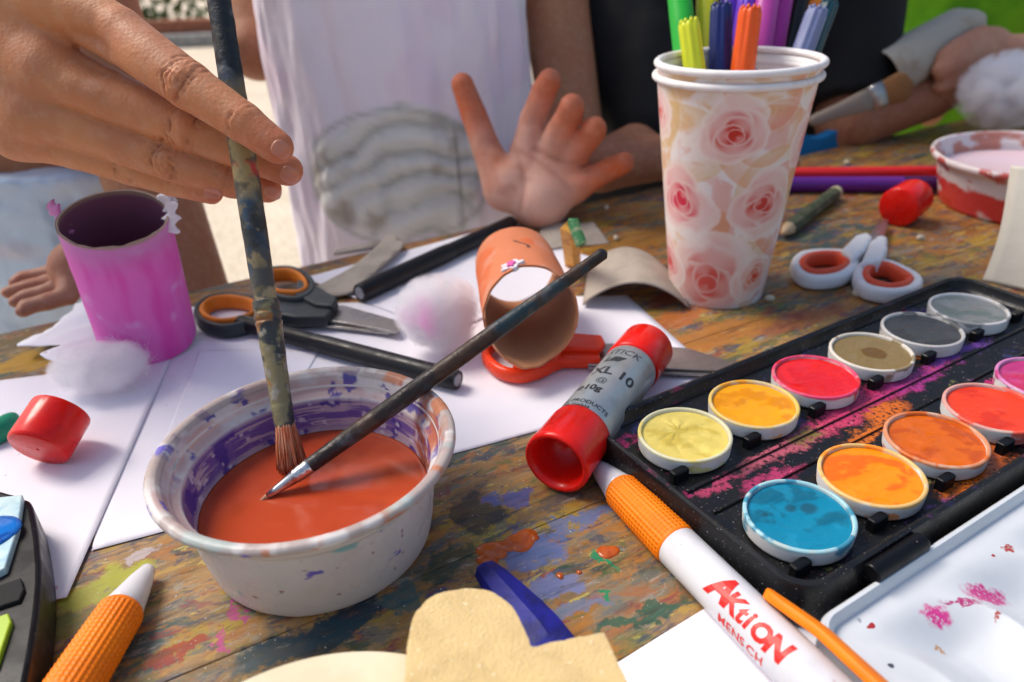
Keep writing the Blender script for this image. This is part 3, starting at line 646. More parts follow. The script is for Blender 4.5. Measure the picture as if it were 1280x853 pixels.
# ------------------------------------------------------------------ black felt pens on the paper
def marker(p0, p1, z, label, R=.62, capf=.38, hollow=True, mat=M_blackpen):
    A = np.array([*p0[:2], z]); B = np.array([*p1[:2], z]); D = nrm(B-A); L = np.linalg.norm(B-A)
    t = thing('black_pen', A, label, 'felt pen', 'black pens on the paper'); cl = L*capf
    mesh('barrel', lathe([(0, cl-.05), (R*.86, cl-.05), (R*.9, cl), (R*.9, L-.1), (R*.84, L), (0, L-.02)], 40, o=A, z=D), mat, t, sharp=40)
    mesh('pen_cap', lathe([(0, .25), (R*.62, .25), (R*.66, .02), (R*.9, 0), (R*.97, .1), (R, .5), (R, cl*.9), (R*.93, cl)], 40, o=A, z=D), mat, t, sharp=40)
    mesh('end_disc', lathe([(0, .06), (R*.6, .06), (R*.62, -.01), (R*.55, -.02), (0, .03)], 32, o=A, z=D), mk('grey_end', (.3, .3, .33), .4), t)
    return t
e0 = P(449, 366, .6); e1 = P(640, 278, .6)
marker(e0, e1, .56, 'thick black marker lying at the far side of the paper behind the grey scissors', .5, .55)
e0 = P(572, 474, .55); e1 = P(300, 402, .55)
marker(e0, e1, .50, 'black pen lying between the tub and the grey handled scissors', .42, .62)
# ------------------------------------------------------------------ scissors
def loop(pts, z, ra, rb, mat, name, parent, n=18, tilt=0):
    c = catmull([[*P(*q, z)[:2], z] for q in pts], 8, True)
    c[:, 2] += tilt*0
    return mesh(name, sweep(c, ra, rb, n=n, closed=True, pw=2.6), mat, parent)
def flat(pts, z0, z1, mat, name, parent, bev=.05, zz=None):
    V, f = prism([P(*q, z0 if zz is None else zz)[:2] for q in pts], z0, z1); o = mesh(name, (V, f), mat, parent, smooth=True, sharp=35); bevel(o, bev, 3, 30); return o
def screw(px, py, z, r, parent): mesh('pivot_screw', lathe([(0, z+.12), (r*.6, z+.12), (r, z+.05), (r, z-.1), (0, z-.1)][::-1], 24, o=P(px, py, z)*np.array([1, 1, 0])), M_steel, parent)
M_dgrey = mk('dark_grey_handle', (.03, .038, .042), .42, rvar=(120, .1), bump=[(700, .2, .0003)])
M_oring = mk('orange_inner_ring', (.75, .22, .02), .5, mott=[(60, (.6, .16, .01), .45, .65)])
sc = thing('scissors', P(400, 395), 'grey scissors with orange lined finger loops lying behind the upright brush', 'scissors', 'scissors on the table')
loop([(248, 392), (262, 378), (290, 374), (322, 380), (330, 393), (312, 408), (280, 414), (254, 406)], .45, .17, .36, M_dgrey, 'finger_loop', sc)
loop([(254, 391), (266, 380), (290, 377), (315, 382), (322, 392), (308, 402), (280, 407), (260, 402)], .48, .14, .38, M_oring, 'loop_lining', sc)
loop([(322, 352), (340, 342), (365, 341), (384, 350), (392, 366), (378, 378), (350, 376), (328, 366)], .75, .17, .36, M_dgrey, 'finger_loop', sc)
loop([(328, 352), (342, 345), (364, 344), (378, 352), (384, 364), (374, 371), (350, 370), (334, 362)], .78, .14, .38, M_oring, 'loop_lining', sc)
flat([(318, 384), (360, 384), (400, 392), (418, 402), (410, 410), (370, 410), (325, 402)], .25, .85, M_dgrey, 'handle_shank', sc, .1)
flat([(374, 360), (398, 368), (424, 384), (418, 394), (396, 392), (370, 378)], .55, 1.05, M_dgrey, 'handle_shank', sc, .1)
flat([(385, 386), (430, 385), (498, 404), (502, 412), (494, 418), (430, 406), (395, 402)], .36, .50, M_steel, 'blade', sc, .02)
flat([(378, 392), (425, 395), (494, 410), (500, 414), (485, 419), (425, 412), (390, 408)], .2, .33, M_steel, 'blade', sc, .02)
screw(411, 393, .56, .2, sc)
M_ros = mk('bright_red_orange_plastic', (.82, .055, .012), .3, sss=.12, ssss=.002, rvar=(120, .08))
s2 = thing('scissors', P(720, 445), 'red orange scissors lying on white paper under the orange cardboard tube and glue stick', 'scissors', 'scissors on the table')
loop([(608, 447), (616, 432), (640, 424), (672, 425), (695, 436), (694, 452), (676, 464), (650, 470), (624, 464)], .42, .2, .3, M_ros, 'finger_loop', s2, 20)
flat([(672, 432), (700, 422), (752, 426), (757, 436), (750, 444), (700, 442)], .55, .85, M_ros, 'handle_shank', s2, .1)
flat([(640, 468), (664, 455), (700, 440), (746, 441), (751, 462), (705, 462), (680, 472), (660, 478)], .12, .62, M_ros, 'handle_shank', s2, .12)
flat([(735, 432), (790, 432), (860, 438), (905, 452), (918, 460), (902, 466), (850, 464), (735, 458)], .3, .40, M_steel, 'blade', s2, .02)
flat([(735, 445), (800, 452), (880, 462), (918, 464), (900, 471), (840, 470), (735, 462)], .18, .28, M_steel, 'blade', s2, .02)
M_wh = mk('white_handle', (.72, .72, .74), .35, rvar=(90, .1)); M_hl = mk('coral_lining', (.72, .09, .04), .45)
s3 = thing('scissors', P(1080, 320), 'white scissors with coral lined loops lying behind the black paint box', 'scissors', 'scissors on the table')
loop([(994, 335), (1004, 323), (1030, 320), (1056, 322), (1066, 334), (1052, 348), (1024, 353), (1002, 348)], .42, .26, .38, M_wh, 'finger_loop', s3)
loop([(1002, 334), (1012, 326), (1032, 323), (1050, 325), (1058, 333), (1048, 342), (1024, 346), (1008, 343)], .46, .20, .42, M_hl, 'loop_lining', s3)
loop([(1072, 350), (1080, 336), (1104, 333), (1128, 342), (1145, 354), (1138, 366), (1112, 370), (1082, 364)], .42, .26, .38, M_wh, 'finger_loop', s3)
loop([(1081, 349), (1088, 339), (1106, 337), (1124, 345), (1136, 354), (1130, 361), (1110, 364), (1088, 358)], .46, .20, .42, M_hl, 'loop_lining', s3)
flat([(1048, 330), (1066, 312), (1080, 308), (1088, 314), (1078, 330), (1062, 342)], .25, 1.1, M_wh, 'handle_shank', s3, .18)
flat([(1072, 348), (1084, 320), (1094, 312), (1106, 314), (1106, 330), (1098, 344)], .25, 1.1, M_wh, 'handle_shank', s3, .18)
flat([(1076, 318), (1088, 300), (1104, 276), (1110, 278), (1104, 300), (1090, 322)], .45, .6, M_steel, 'blade', s3, .02)
flat([(1088, 318), (1094, 300), (1102, 272), (1098, 278), (1086, 298), (1082, 316)], .25, .4, M_steel, 'blade', s3, .02)
screw(1092, 305, .65, .28, s3)
# ------------------------------------------------------------------ cardboard tubes
def roll(name, A, B, R, mat_o, label, cat, th=.09, cut=None, colf=None, n=160, m=70, sq=1.0, wob=.03, seed=0, group=None):
    D = nrm(B-A); L = np.linalg.norm(B-A); x, y, z = frame(D)
    def surf(r, flip):
        a = np.linspace(0, 2*np.pi, n, endpoint=False); s = np.linspace(0, 1, m)
        S_, A_ = np.meshgrid(s, a, indexing='ij')
        lo = 0 if cut is None else cut[0](A_); hi = L if cut is None else cut[1](A_)
        Z = lo+(hi-lo)*S_; rr = r+wob*(fbm(np.stack([np.cos(A_)*1.5+seed, np.sin(A_)*1.5, Z*.4], -1), 3, seed)-.5)
        V = A+(rr*np.cos(A_))[..., None]*x+(rr*sq*np.sin(A_))[..., None]*y+Z[..., None]*z
        return V.reshape(-1, 3), A_.ravel(), Z.ravel()
    Vo, Ao, Zo = surf(R, 0); Vi, Ai, Zi = surf(R-th, 1); N = len(Vo)
    f = [q[::-1] for q in gridf(m, n, cv=True)]; fi = [tuple(i+N for i in q[::-1]) for q in f]
    k = (m-1)*n
    e0 = [(i, (i+1) % n, N+(i+1) % n, N+i) for i in range(n)]; e1 = [(k+(i+1) % n, k+i, N+k+i, N+k+(i+1) % n) for i in range(n)]
    V = np.concatenate([Vo, Vi]); inner = np.r_[np.zeros(N), np.ones(N)]
    c = colf(V, np.r_[Ao, Ai], np.r_[Zo, Zi], inner, L)
    return V, f+fi+e0+e1, c
M_cb = mk('painted_cardboard', attr=True, rough=.75, bump=[(700, .25, .0003), (50, .3, .0015)])
tb = P(190, 434, 0); tt = W(148, 292, 29.6); tt = tb+(tt-tb); print('pink tube', tb, tt, np.linalg.norm(tt-tb))
def pc(V, A_, Z, inn, L):
    c = np.tile(np.array([.74, .14, .50]), (len(V), 1)); f1 = fbm(np.c_[np.cos(A_)*3, np.sin(A_)*3, Z*.35], 4, 3)
    c = mixc(c, (.72, .05, .38), .8*sst(.38, .72, f1)); c = mixc(c, (.74, .36, .66), .8*sst(.55, .75, fbm(V*.7, 4, 13)))
    c = mixc(c, (.50, .22, .45), .7*sst(L*.75, L, Z)); c = mixc(c, (.34, .24, .19), sst(L-.10, L-.02, Z)*(1-inn))
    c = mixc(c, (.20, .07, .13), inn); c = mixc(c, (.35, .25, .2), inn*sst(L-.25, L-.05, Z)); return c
jag = lambda A_: .12*(vnoise(np.stack([A_*6, A_*0, A_*0], -1), 4)-.5)*(np.cos(A_+1.6) > .1)+.10*(vnoise(np.stack([A_*2, A_*0, A_*0], -1), 9)-.5)
V, f, c = roll('t', tb, tt, 2.02, None, '', '', cut=(lambda a: a*0, lambda a: np.linalg.norm(tt-tb)+jag(a)), colf=pc, seed=2, wob=.08)
t = thing('cardboard_tube', tb, 'pink painted cardboard tube standing upright with two small tissue ears on its rim', 'cardboard tube')
dz = V[:, 2].min(); V[:, 2] -= min(dz, 0)-.05 if dz < .05 else 0
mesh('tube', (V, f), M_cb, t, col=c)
M_ear1 = mk('pink_tissue', (.66, .25, .50), .8, bump=[(200, .5, .001)]); M_ear2 = mk('white_tissue', (.8, .74, .82), .8, bump=[(200, .5, .001)])
def ear(pts, d, mat, par, w):
    c = catmull([W(*q, d) for q in pts], 5); V, f = sweep(c, w*(1+.5*np.sin(np.arange(len(c))*1.3)), w*.5, n=14, up=(0, 1, .2)); V = V+.3*w*(np.stack([fbm(V*4, 3, k) for k in (1, 2, 3)], 1)-.5)*2.5; return mesh('ear', (V, f), mat, par)
ear([(84, 294), (81, 286), (78, 276), (70, 264), (64, 256)], 29.9, M_ear1, t, .26)
ear([(212, 292), (214, 276), (213, 262), (208, 250), (212, 244)], 29.9, M_ear2, t, .27)
# orange tube lying toward the viewer
oa = P(668, 455, 1.0); oa = np.array([oa[0], oa[1], 2.95]); ob = P(643, 281, 4.3); ob = np.array([ob[0]-.05, ob[1], 2.3]); print('orange tube', oa, ob, proj1(oa), proj1(ob))
def oc(V, A_, Z, inn, L):
    c = np.tile(np.array([.60, .19, .085]), (len(V), 1)); c = mixc(c, (.62, .12, .03), sst(.5, .62, fbm(V*.6, 4, 7))*.8*(1-inn)); c = mixc(c, (.60, .27, .18), .6*sst(.55, .7, fbm(V*1.3, 4, 17)))
    c = mixc(c, (.46, .21, .10), inn*.9)
    c = mixc(c, (.05, .02, .02), (1-inn)*sst(.09, .04, np.abs((A_-1.62)*1.85+.25*np.sin(Z*3)))*sst(3.3, 3.5, Z)*sst(4.8, 4.6, Z)); return c
oL = np.linalg.norm(ob-oa)
fr = lambda A_: .45-1.0*np.exp(-((A_-4.9)/.65)**2)+.7*np.exp(-((A_-1.5)/.6)**2)+.1*np.sin(A_*3)+.22*(vnoise(np.stack([A_*5, A_*0, A_*0], -1), 6)-.5)
V, f, c = roll('t', oa, ob, 1.86, None, '', '', cut=(fr, lambda a: oL+a*0), colf=oc, seed=5, sq=1.0, wob=.12)
V[:, 2] = np.maximum(V[:, 2], .35+0*V[:, 2])
t = thing('cardboard_tube', (oa[0], oa[1], .35), 'orange painted cardboard tube lying open end towards the viewer with a pink gem on top', 'cardboard tube')
mesh('tube', (V, f), M_cb, t, col=c)
dO = nrm(ob-oa); xo, yo, zo = frame(dO)
def on_tube(s, a, r=1.88): return oa+dO*s+r*(math.cos(a)*xo+math.sin(a)*yo)
gp = on_tube(1.35, 1.25, 1.87); gn = nrm(gp-(oa+dO*1.35))
pts = np.array([(.42+.1*math.cos(5*q))*np.array([math.cos(q), math.sin(q)]) for q in np.linspace(0, 2*np.pi, 40, endpoint=False)])
gx, gy, gz_ = frame(gn, (0, 1, 0))
def disc(pts, o_, x_, y_, n_, h0, h1): k = len(pts); V = np.concatenate([o_+pts[:, :1]*x_+pts[:, 1:]*y_+h*n_ for h in (h0, h1)]); return V, [tuple(range(k-1, -1, -1)), tuple(range(k, 2*k))]+[(i, (i+1) % k, k+(i+1) % k, k+i) for i in range(k)]
mesh('gem_base', disc(pts, gp, gx, gy, gn, -.12, .05), mk('pale_foil', (.75, .7, .72), .35, specks=[(900, (.2, .12, .12), .62)]), t, smooth=False)
mesh('gem', disc(pts*np.array([.38, .62]), gp, gx, gy, gn, .04, .12), mk('pink_gem', (.75, .12, .38), .2), t, smooth=False)
# craft sticks, scraps
st0 = W(712, 345, 30.5); st1 = W(716, 282, 32.5)
q = thing('wooden_peg', (st0[0], st0[1], 0), 'yellow orange wooden peg with a green tip standing behind the orange tube', 'peg')
base = np.array([P(706, 345, 0)[0]+1.1, P(706, 345, 0)[1]+3.0, 0])
mesh('stick', sweep([base, W(717, 340, np.linalg.norm((base-np.array([0, 0, HT]))@C0)*.985), W(712, 284, 35.0)], [.40, .42, .46], [.28, .3, .34], n=4, up=(0, 1, .2)), mk('yellow_orange_wood', (.78, .38, .06), .6, mott=[(200, (.60, .24, .03), .45, .6)]), q, smooth=False)
mesh('tip', sweep([W(710, 276, 34.9), W(716, 278, 34.9), W(727, 306, 34.6)], [.12, .3, .28], [.1, .22, .2], n=6, up=(0, 1, .2)), mk('green_paint', (.05, .22, .08), .5, mott=[(300, (.3, .35, .2), .5, .6)]), q, smooth=False)
def curl(name, pts, z0, wfun, label, cat, mat=M_card, th=.07, nu=40, nv=24):
    c = [np.array([*P(*q)[:2], z0]) for q in pts]; V, f = sheet(*c, nu, nv, wfun); o = mesh(name, (V, f), mat); solid(o, th); return tag(o, label, cat, 'cardboard scraps')
curl('cardboard_scrap', [(728, 386), (862, 388), (842, 350), (735, 338)], .1, lambda u, v: .1+1.35*np.sin(np.clip(u*1.02, 0, 1)*np.pi)**.8*(.9+.1*v), 'arched grey cardboard strip between the orange tube and the paper cup', 'cardboard')
curl('cardboard_scrap', [(672, 318), (762, 304), (742, 284), (676, 286)], .12, lambda u, v: .3*u*v+.1*np.sin(u*5), 'flat torn cardboard scrap behind the wooden peg at the far edge', 'cardboard')
ar = catmull([P(*q)[:2] for q in [(378, 372), (410, 376), (446, 370), (478, 344), (505, 318), (498, 306), (486, 306), (470, 322), (440, 346), (408, 360)]], 6, True)
V, f = fillgrid(ar, .12, .5); V[:, 2] += .25*fbm(V*.4, 2, 3)+.3*sst(34, 38, V[:, 1]); o = mesh('cardboard_scrap', (V, f), M_card); solid(o, .08); tag(o, 'curved beige cardboard strip between the black marker and the grey scissors', 'cardboard', 'cardboard scraps')
ar = [P(*q)[:2] for q in [(418, 322), (470, 314), (476, 306), (440, 312), (420, 318)]]
o = mesh('cardboard_scrap', prism(ar, .1, .22), M_card); tag(o, 'thin cardboard sliver at the far table edge left of the black marker', 'cardboard', 'cardboard scraps')
M_wc = mk('pale_cardboard', (.60, .56, .48), .85, bump=[(60, .3, .002), (700, .2, .0003)])
rb0 = P(1228, 352, 0); rb1 = P(1330, 380, 0); ud2 = nrm(rb1-rb0)
def zf2(u, v): return .1+4.6*v
V, f = sheet(rb0, rb0+ud2*9, rb0+ud2*9+np.array([.9, 1.4, 0]), rb0+np.array([.9, 1.4, 0]), 20, 40, lambda u, v: .05+5.2*v+.1*np.sin(u*6)); 
V[:, :2] += (.2*np.sin((V[:, 2]-.2)*.8))[:, None]*np.array([.3, -.8]); o = mesh('cardboard_piece', (V, f), M_wc); solid(o, .1); tag(o, 'bent pale cardboard piece standing behind the black paint box at the right', 'cardboard')
# ------------------------------------------------------------------ cotton
def cotton(name, c, r, seed, label, stain=None, group='cotton balls', dens=300):
    # a soft tuft: an uneven cloud of scattering fibre mass with loose fibres over it
    n, m = 60, 40; th_, ph = np.meshgrid(np.linspace(0, np.pi, m), np.linspace(0, 2*np.pi, n, endpoint=False), indexing='ij')
    d = np.stack([np.sin(th_)*np.cos(ph), np.sin(th_)*np.sin(ph), np.cos(th_)], -1); c = np.asarray(c, float); r = np.asarray(r, float)
    V = (d*r).reshape(-1, 3); f = gridf(m, n, cv=True)
    zmin = -r[2]; V = V-np.array([0, 0, zmin])+c; o_ = c-np.array([0, 0, zmin])
    t = thing(name, c, label, 'cotton ball', group)
    T = NT('cotton_fibre_mass'); nt = T.t; nt.nodes.remove(T.b); out = nt.nodes['Material Output']
    x = T.obj(); w_ = T.n('TexNoise', i_Vector=x, i_Scale=70.0+seed, i_Detail=5, i_Roughness=.6).outputs[0]
    k = T.n('VectorMath', operation='MULTIPLY'); T.set(k.inputs[0], x); k.inputs[1].default_value = tuple(1/(r*U)); ln = T.n('VectorMath', operation='LENGTH'); T.set(ln.inputs[0], k.outputs[0])
    e = T.math('ADD', ln.outputs['Value'], T.math('MULTIPLY', T.math('SUBTRACT', w_, .5), 1.25)); dn = T.math('MULTIPLY', T.rmp(e, .62, .98, 1, 0), float(dens)); dn = T.math('MULTIPLY', dn, T.rmp(ln.outputs['Value'], .9, 1.0, 1, 0))
    pv_ = T.n('VolumePrincipled'); T.set(pv_.inputs['Density'], dn); pv_.inputs['Anisotropy'].default_value = .2
    col = (.985, .975, .99)
    if stain is not None:
        Q = (np.array(stain[:3])-o_)*U; k3 = T.n('VectorMath', operation='DISTANCE'); T.set(k3.inputs[0], x); k3.inputs[1].default_value = tuple(Q); col = T.mix(T.rmp(T.math('ADD', k3.outputs['Value'], T.math('MULTIPLY', w_, .012)), stain[3]*.45*U, (stain[3]+.5)*U, .8, 0), (.985, .975, .99), (.95, .35, .75))
    T.set(pv_.inputs['Color'], col); nt.links.new(pv_.outputs[0], out.inputs['Volume'])
    mesh('wad', (V, f), T.m, t, org=o_)
    r_ = np.random.default_rng(seed); VF = []
    for i in range(700):
        dd = nrm(r_.normal(size=3)); p = o_+dd*r*(.62+.3*r_.random()); tx = nrm(np.cross(dd, r_.normal(size=3))); L_ = .3+.6*r_.random(); t2 = nrm(np.cross(dd, tx))
        pts = [p, p+tx*L_*.4+t2*.1*r_.normal(), p+tx*L_+dd*.12*r_.normal()]
        pts = [np.array([q[0], q[1], max(q[2], c[2])]) for q in pts]
        VF.append(sweep(catmull(pts, 3), .004, n=3, up=dd))
    mesh('fibres', join(*VF), mk('cotton_fibre', (.86, .84, .88), .9), t); return t
cotton('cotton_ball', P(138, 488, 0)+np.array([0, 0, .13]), (2.2, 1.6, 1.05), 3, 'white cotton ball in front of the pink cardboard tube')
cb = P(552, 446, 0); cotton('cotton_ball', cb+np.array([0, 0.6, .1]), (2.0, 1.8, 1.75), 8, 'white cotton ball with a pink stain beside the orange cardboard tube', stain=(*(W(512, 405, 29.5)), 1.9))
# ------------------------------------------------------------------ small shapes at the left
mesh_ = mesh('green_clay', sweep(catmull([P(-30, 545, .5), P(-5, 540, .5), P(10, 530, .5), P(17, 520, .45)], 4), [.5, .5, .5, .5, .5, .48, .45, .42, .4, .36, .3, .22, .12], n=18), mk('green_plastic', (.01, .28, .15), .45)); tag(mesh_, 'rounded green plastic tip poking in at the left edge beside the red cap', 'green piece')
# ------------------------------------------------------------------ near edge: tape roll, felt, blue clay
rc_ = P(425, 811, 2.2); rc0 = np.array([rc_[0]+.35, rc_[1]-4.6, 0])
t = thing('tape_roll', rc0, 'roll of cream masking tape at the near edge partly under the beige felt shape', 'tape roll')
mesh('tape', lathe([(2.75, .02), (4.5, .02), (4.58, .1), (4.58, 2.1), (4.5, 2.2), (2.75, 2.2), (2.7, 1.1), (2.75, .02)], 128, o=rc0), mk('masking_tape', (.72, .64, .45), .6, mott=[(50, (.66, .57, .38), .4, .6)], bump=[(500, .2, .0003)]), t, sharp=50)
mesh('core', lathe([(2.5, .02), (2.69, .02), (2.69, 2.15), (2.5, 2.15), (2.5, .02)], 96, o=rc0), M_card, t, sharp=50)
zf_ = 2.95
fo = [(500, 900), (506, 850), (510, 800), (520, 768), (545, 745), (585, 737), (615, 742), (640, 760), (654, 785), (662, 803), (668, 810), (690, 805), (725, 798), (752, 792), (758, 797), (768, 820), (790, 870), (800, 920), (760, 990), (640, 1020), (540, 980)]
fo = catmull([P(*q, zf_)[:2] for q in fo], 7, True); fo = fo+.035*(np.stack([vnoise(np.c_[fo*9, fo[:, :1]*0], 1), vnoise(np.c_[fo*9, fo[:, :1]*0], 5)], 1)-.5)
V, f = fillgrid(fo, zf_, .18); V[:, 2] += .06*fbm(V*1.2, 2, 3)
M_felt = mk('beige_felt', (.74, .52, .22), .95, sheen=.6, mott=[(120, (.66, .46, .19), .42, .62)], specks=[(700, (.8, .66, .4), .68)], bump=[(1500, .9, .0006), (200, .2, .001)])
o = mesh('felt_shape', (V, f), M_felt); solid(o, .28); bevel(o, .05, 2, 60); tag(o, 'thick beige felt cut out with rounded lobes lying over the masking tape roll', 'felt shape')
zc = .0; cl = [P(602, 712, .4), P(620, 733, .4), P(648, 766, .4), P(676, 800, .4), P(696, 830, .4)]
V, f = sweep(catmull(cl, 6), np.interp(np.arange(25), [0, 2, 6, 14, 24], [.12, .32, .42, .62, .75]), np.interp(np.arange(25), [0, 2, 6, 14, 24], [.1, .3, .42, .5, .5]), n=8, pw=2.6)
V = V+.05*(np.stack([fbm(V*2, 3, k) for k in (1, 2, 3)], 1)-.5); V[:, 2] += -V[:, 2].min()+.004
o = mesh('blue_crayon', (V, f), mk('ultramarine_wax', (.008, .010, .20), .55, mott=[(120, (.005, .006, .11), .45, .6)], bump=[(200, .4, .001)]), sharp=25); tag(o, 'faceted dark blue wax crayon piece lying behind the beige felt shape', 'crayon')
# dried raised paint drops on the wood
M_drop = mk('dried_orange_paint', (.50, .10, .015), .18, mott=[(200, (.40, .07, .01), .45, .6)])
VF = []
for px, py, a, b in [(616, 688, .42, .5), (652, 676, .48, .4), (634, 682, .3, .2), (610, 700, .3, .25), (668, 672, .15, .1), (700, 720, .12, .1), (724, 716, .08, .1), (760, 690, .3, .1)]:
    c = P(px, py); VF.append(lathe([(0, .055), (.3*a, .052), (.7*a, .035), (.95*a, .012), (a, -.02)][::-1], 24, o=c, rfun=lambda R_, A, Z: R_*(1+.15*np.cos(A*2+px)+.1*np.cos(A*3+py))))
o = mesh('paint_drops', join(*VF), M_drop); tag(o, 'raised glossy orange brown paint drops dried on the wood right of the tub', 'paint drops', kind='stuff')
VF = []
for px, py in [(512, 0), (1265, 640)][:0]+[(940, 350), (758, 262), (770, 300), (800, 430), (905, 470), (1058, 205), (1070, 370), (962, 376), (880, 450), (1120, 372), (1150, 300)]:
    c = P(px, py); VF.append(lathe([(0, .3), (.12, .26), (.2, .12), (.16, 0)][::-1], 8, o=c, rfun=lambda R_, A, Z: R_*(1+.3*np.cos(A*2+px))))
o = mesh('crumbs', join(*VF), mk('pale_crumb', (.6, .52, .38), .8)); tag(o, 'pale crumbs scattered over the wood beside the cup and scissors', 'crumbs', kind='stuff')
# ------------------------------------------------------------------ crayon stub, long pens, pot at the back
a_ = P(978, 292, .45); b_ = P(1046, 240, .45); D = nrm(b_-a_); L = np.linalg.norm(b_-a_)
t = thing('pencil_stub', a_, 'short dark green twig pencil lying between the paper cup and white scissors', 'pencil')
mesh('barrel', lathe([(0, .9), (.42, .9), (.44, 1), (.44, L-.6), (.42, L-.5), (0, L-.5)], 8, o=a_, z=D), mk('dark_green_bark', (.06, .075, .035), .7, mott=[(150, (.12, .12, .07), .45, .6)]), t, smooth=False)
mesh('tip', lathe([(0, 0), (.12, .05), (.42, .95), (0, .95)], 12, o=a_, z=D), mk('bare_wood', (.6, .42, .25), .7), t)
mesh('end', lathe([(0, L-.5), (.43, L-.5), (.40, L), (0, L)], 8, o=a_, z=D), mk('bare_pale_wood', (.62, .55, .32), .7), t)
def longpen(A, B, R, c, label, capc):
    D = nrm(B-A); L = np.linalg.norm(B-A); t = thing('long_pen', A, label, 'felt pen', 'long pens lying at the back')
    mesh('barrel', lathe([(0, 0), (R*.8, 0), (R, .1), (R, L*.8), (0, L*.8)], 24, o=A, z=D), mk('pen_barrel', c, .3), t, sharp=40)
    mesh('pen_cap', lathe([(0, L*.8), (R*1.04, L*.8), (R*1.04, L-.2), (R*.7, L), (0, L)], 24, o=A, z=D), mk('pen_cap_colour', capc, .3), t, sharp=40)
longpen(np.array([*P(955, 231, .5)[:2], .52]), np.array([*P(1172, 231, .5)[:2], .52]), .5, (.13, .02, .25), 'long purple felt pen lying at the back between the cup and the pink pot', (.04, .01, .09))
longpen(np.array([*P(955, 218, .5)[:2], .52]), np.array([*P(1172, 216, .5)[:2], .52]), .42, (.65, .015, .02), 'long red felt pen lying just behind the purple one', (.65, .015, .02))
pc0 = P(1236, 272, 0); pc0 = np.array([31.3, 41.9, 0])
pc0 = np.array([31.6, 43.2, 0]); pr = [(0, .15), (4.4, .15), (4.5, 0), (4.62, .1), (5.15, 2.3), (5.2, 2.5), (5.3, 2.6), (5.5, 2.7), (5.62, 2.9), (5.62, 3.1), (5.5, 3.2), (5.35, 3.1), (5.2, 2.6), (5.1, 2.5), (4.6, .4), (0, .3)]
pr = np.array(pr); d = np.r_[0, np.cumsum(np.linalg.norm(np.diff(pr, axis=0), axis=1))]; s = np.linspace(0, d[-1], 120); pr = np.c_[np.interp(s, d, pr[:, 0]), np.interp(s, d, pr[:, 1])]
VF = lathe(pr, 240, o=pc0); V = VF[0]; q = V-pc0; a = np.arctan2(q[:, 1], q[:, 0]); z = q[:, 2]; isin = (np.arange(len(V))//240) > np.argmax(pr[:, 1])
PP = np.c_[np.cos(a)*3, np.sin(a)*3, z]; c = np.tile(np.array([.74, .66, .66]), (len(V), 1))
c = mixc(c, (.62, .02, .015), .95*(~isin)*sst(1.75, 1.6, z+.7*(fbm(PP*1.5, 4, 5)-.5))*sst(.68, .6, fbm(PP*1.1, 3, 9))); c = mixc(c, (.5, .03, .02), .9*(~isin)*sst(.62, .65, fbm(PP*2, 4, 19)))
c = mixc(c, (.5, .12, .05), .8*isin*sst(.42, .52, fbm(PP*1.2, 4, 29))); c = mixc(c, (.15, .1, .1), .6*sst(3.12, 3.2, z)*sst(.5, .6, fbm(PP, 3, 39)))
o = mesh('plastic_pot', (V, VF[1]), M_bowl, col=c); tag(o, 'white plastic pot smeared with red paint standing at the back right', 'pot')
VF = lathe([(0, .32), (4.5, .35), (4.95, 2.05), (4.9, 2.02), (0, 2.02)], 96, o=pc0); o = mesh('pink_water', VF, mk('milky_pink_water', (.72, .52, .55), .1, sss=.2, ssss=.01), sharp=40); tag(o, 'milky pink water standing in the red smeared pot', 'paint water')
# ------------------------------------------------------------------ paper cups
CC = np.array([10.15, 33.2, 0]); CH, CR, CB = 10.2, 3.46, 2.22
def rose(x, y, x0, y0, R, seed, c, body, edge):
    R = R*1.08
    # overlapping petals painted from the outside in; each petal is pale at its lip and deep where it tucks under the next
    w = fbm(np.stack([x*1.3+seed*5, y*1.3, x*0], -1), 3, seed)-.5
    N = 8; a0 = seed*1.7; w = w*1.3
    for k in range(N):
        f = k/N; Rk = R*(1.0-.84*f); a = a0+k*2.35
        cx, cy = x0+R*.34*(1-f)**.8*math.cos(a), y0+R*.34*(1-f)**.8*math.sin(a)
        dx, dy = x-cx, (y-cy)*1.08; r = np.hypot(dx, dy)/Rk+.30*w+.07*np.sin(2*np.arctan2(dy, dx)+a); th_ = np.arctan2(dy, dx)
        m = sst(1.03, .97, r); lobe = .5+.5*np.cos(th_-a)           # the petal shows most on its own side
        sh = np.clip(sst(.97, .70, r)*(.30+.85*(1-lobe))*(.85+.5*f), 0, 1)
        col = mixc(np.tile(np.array([.84, .74, .68])*(1-.5*f)+np.array(body)*.5*f, (*x.shape, 1)), body, np.clip(1.1*sh*(.55+.7*f), 0, 1)); col = mixc(col, edge, .9*sst(.4, 1., sh)*f**.7)
        op = (.75+.25*sst(0, .35, np.array(f)))
        c = c*(1-(m*op)[..., None])+col*(m*op)[..., None]
    return c
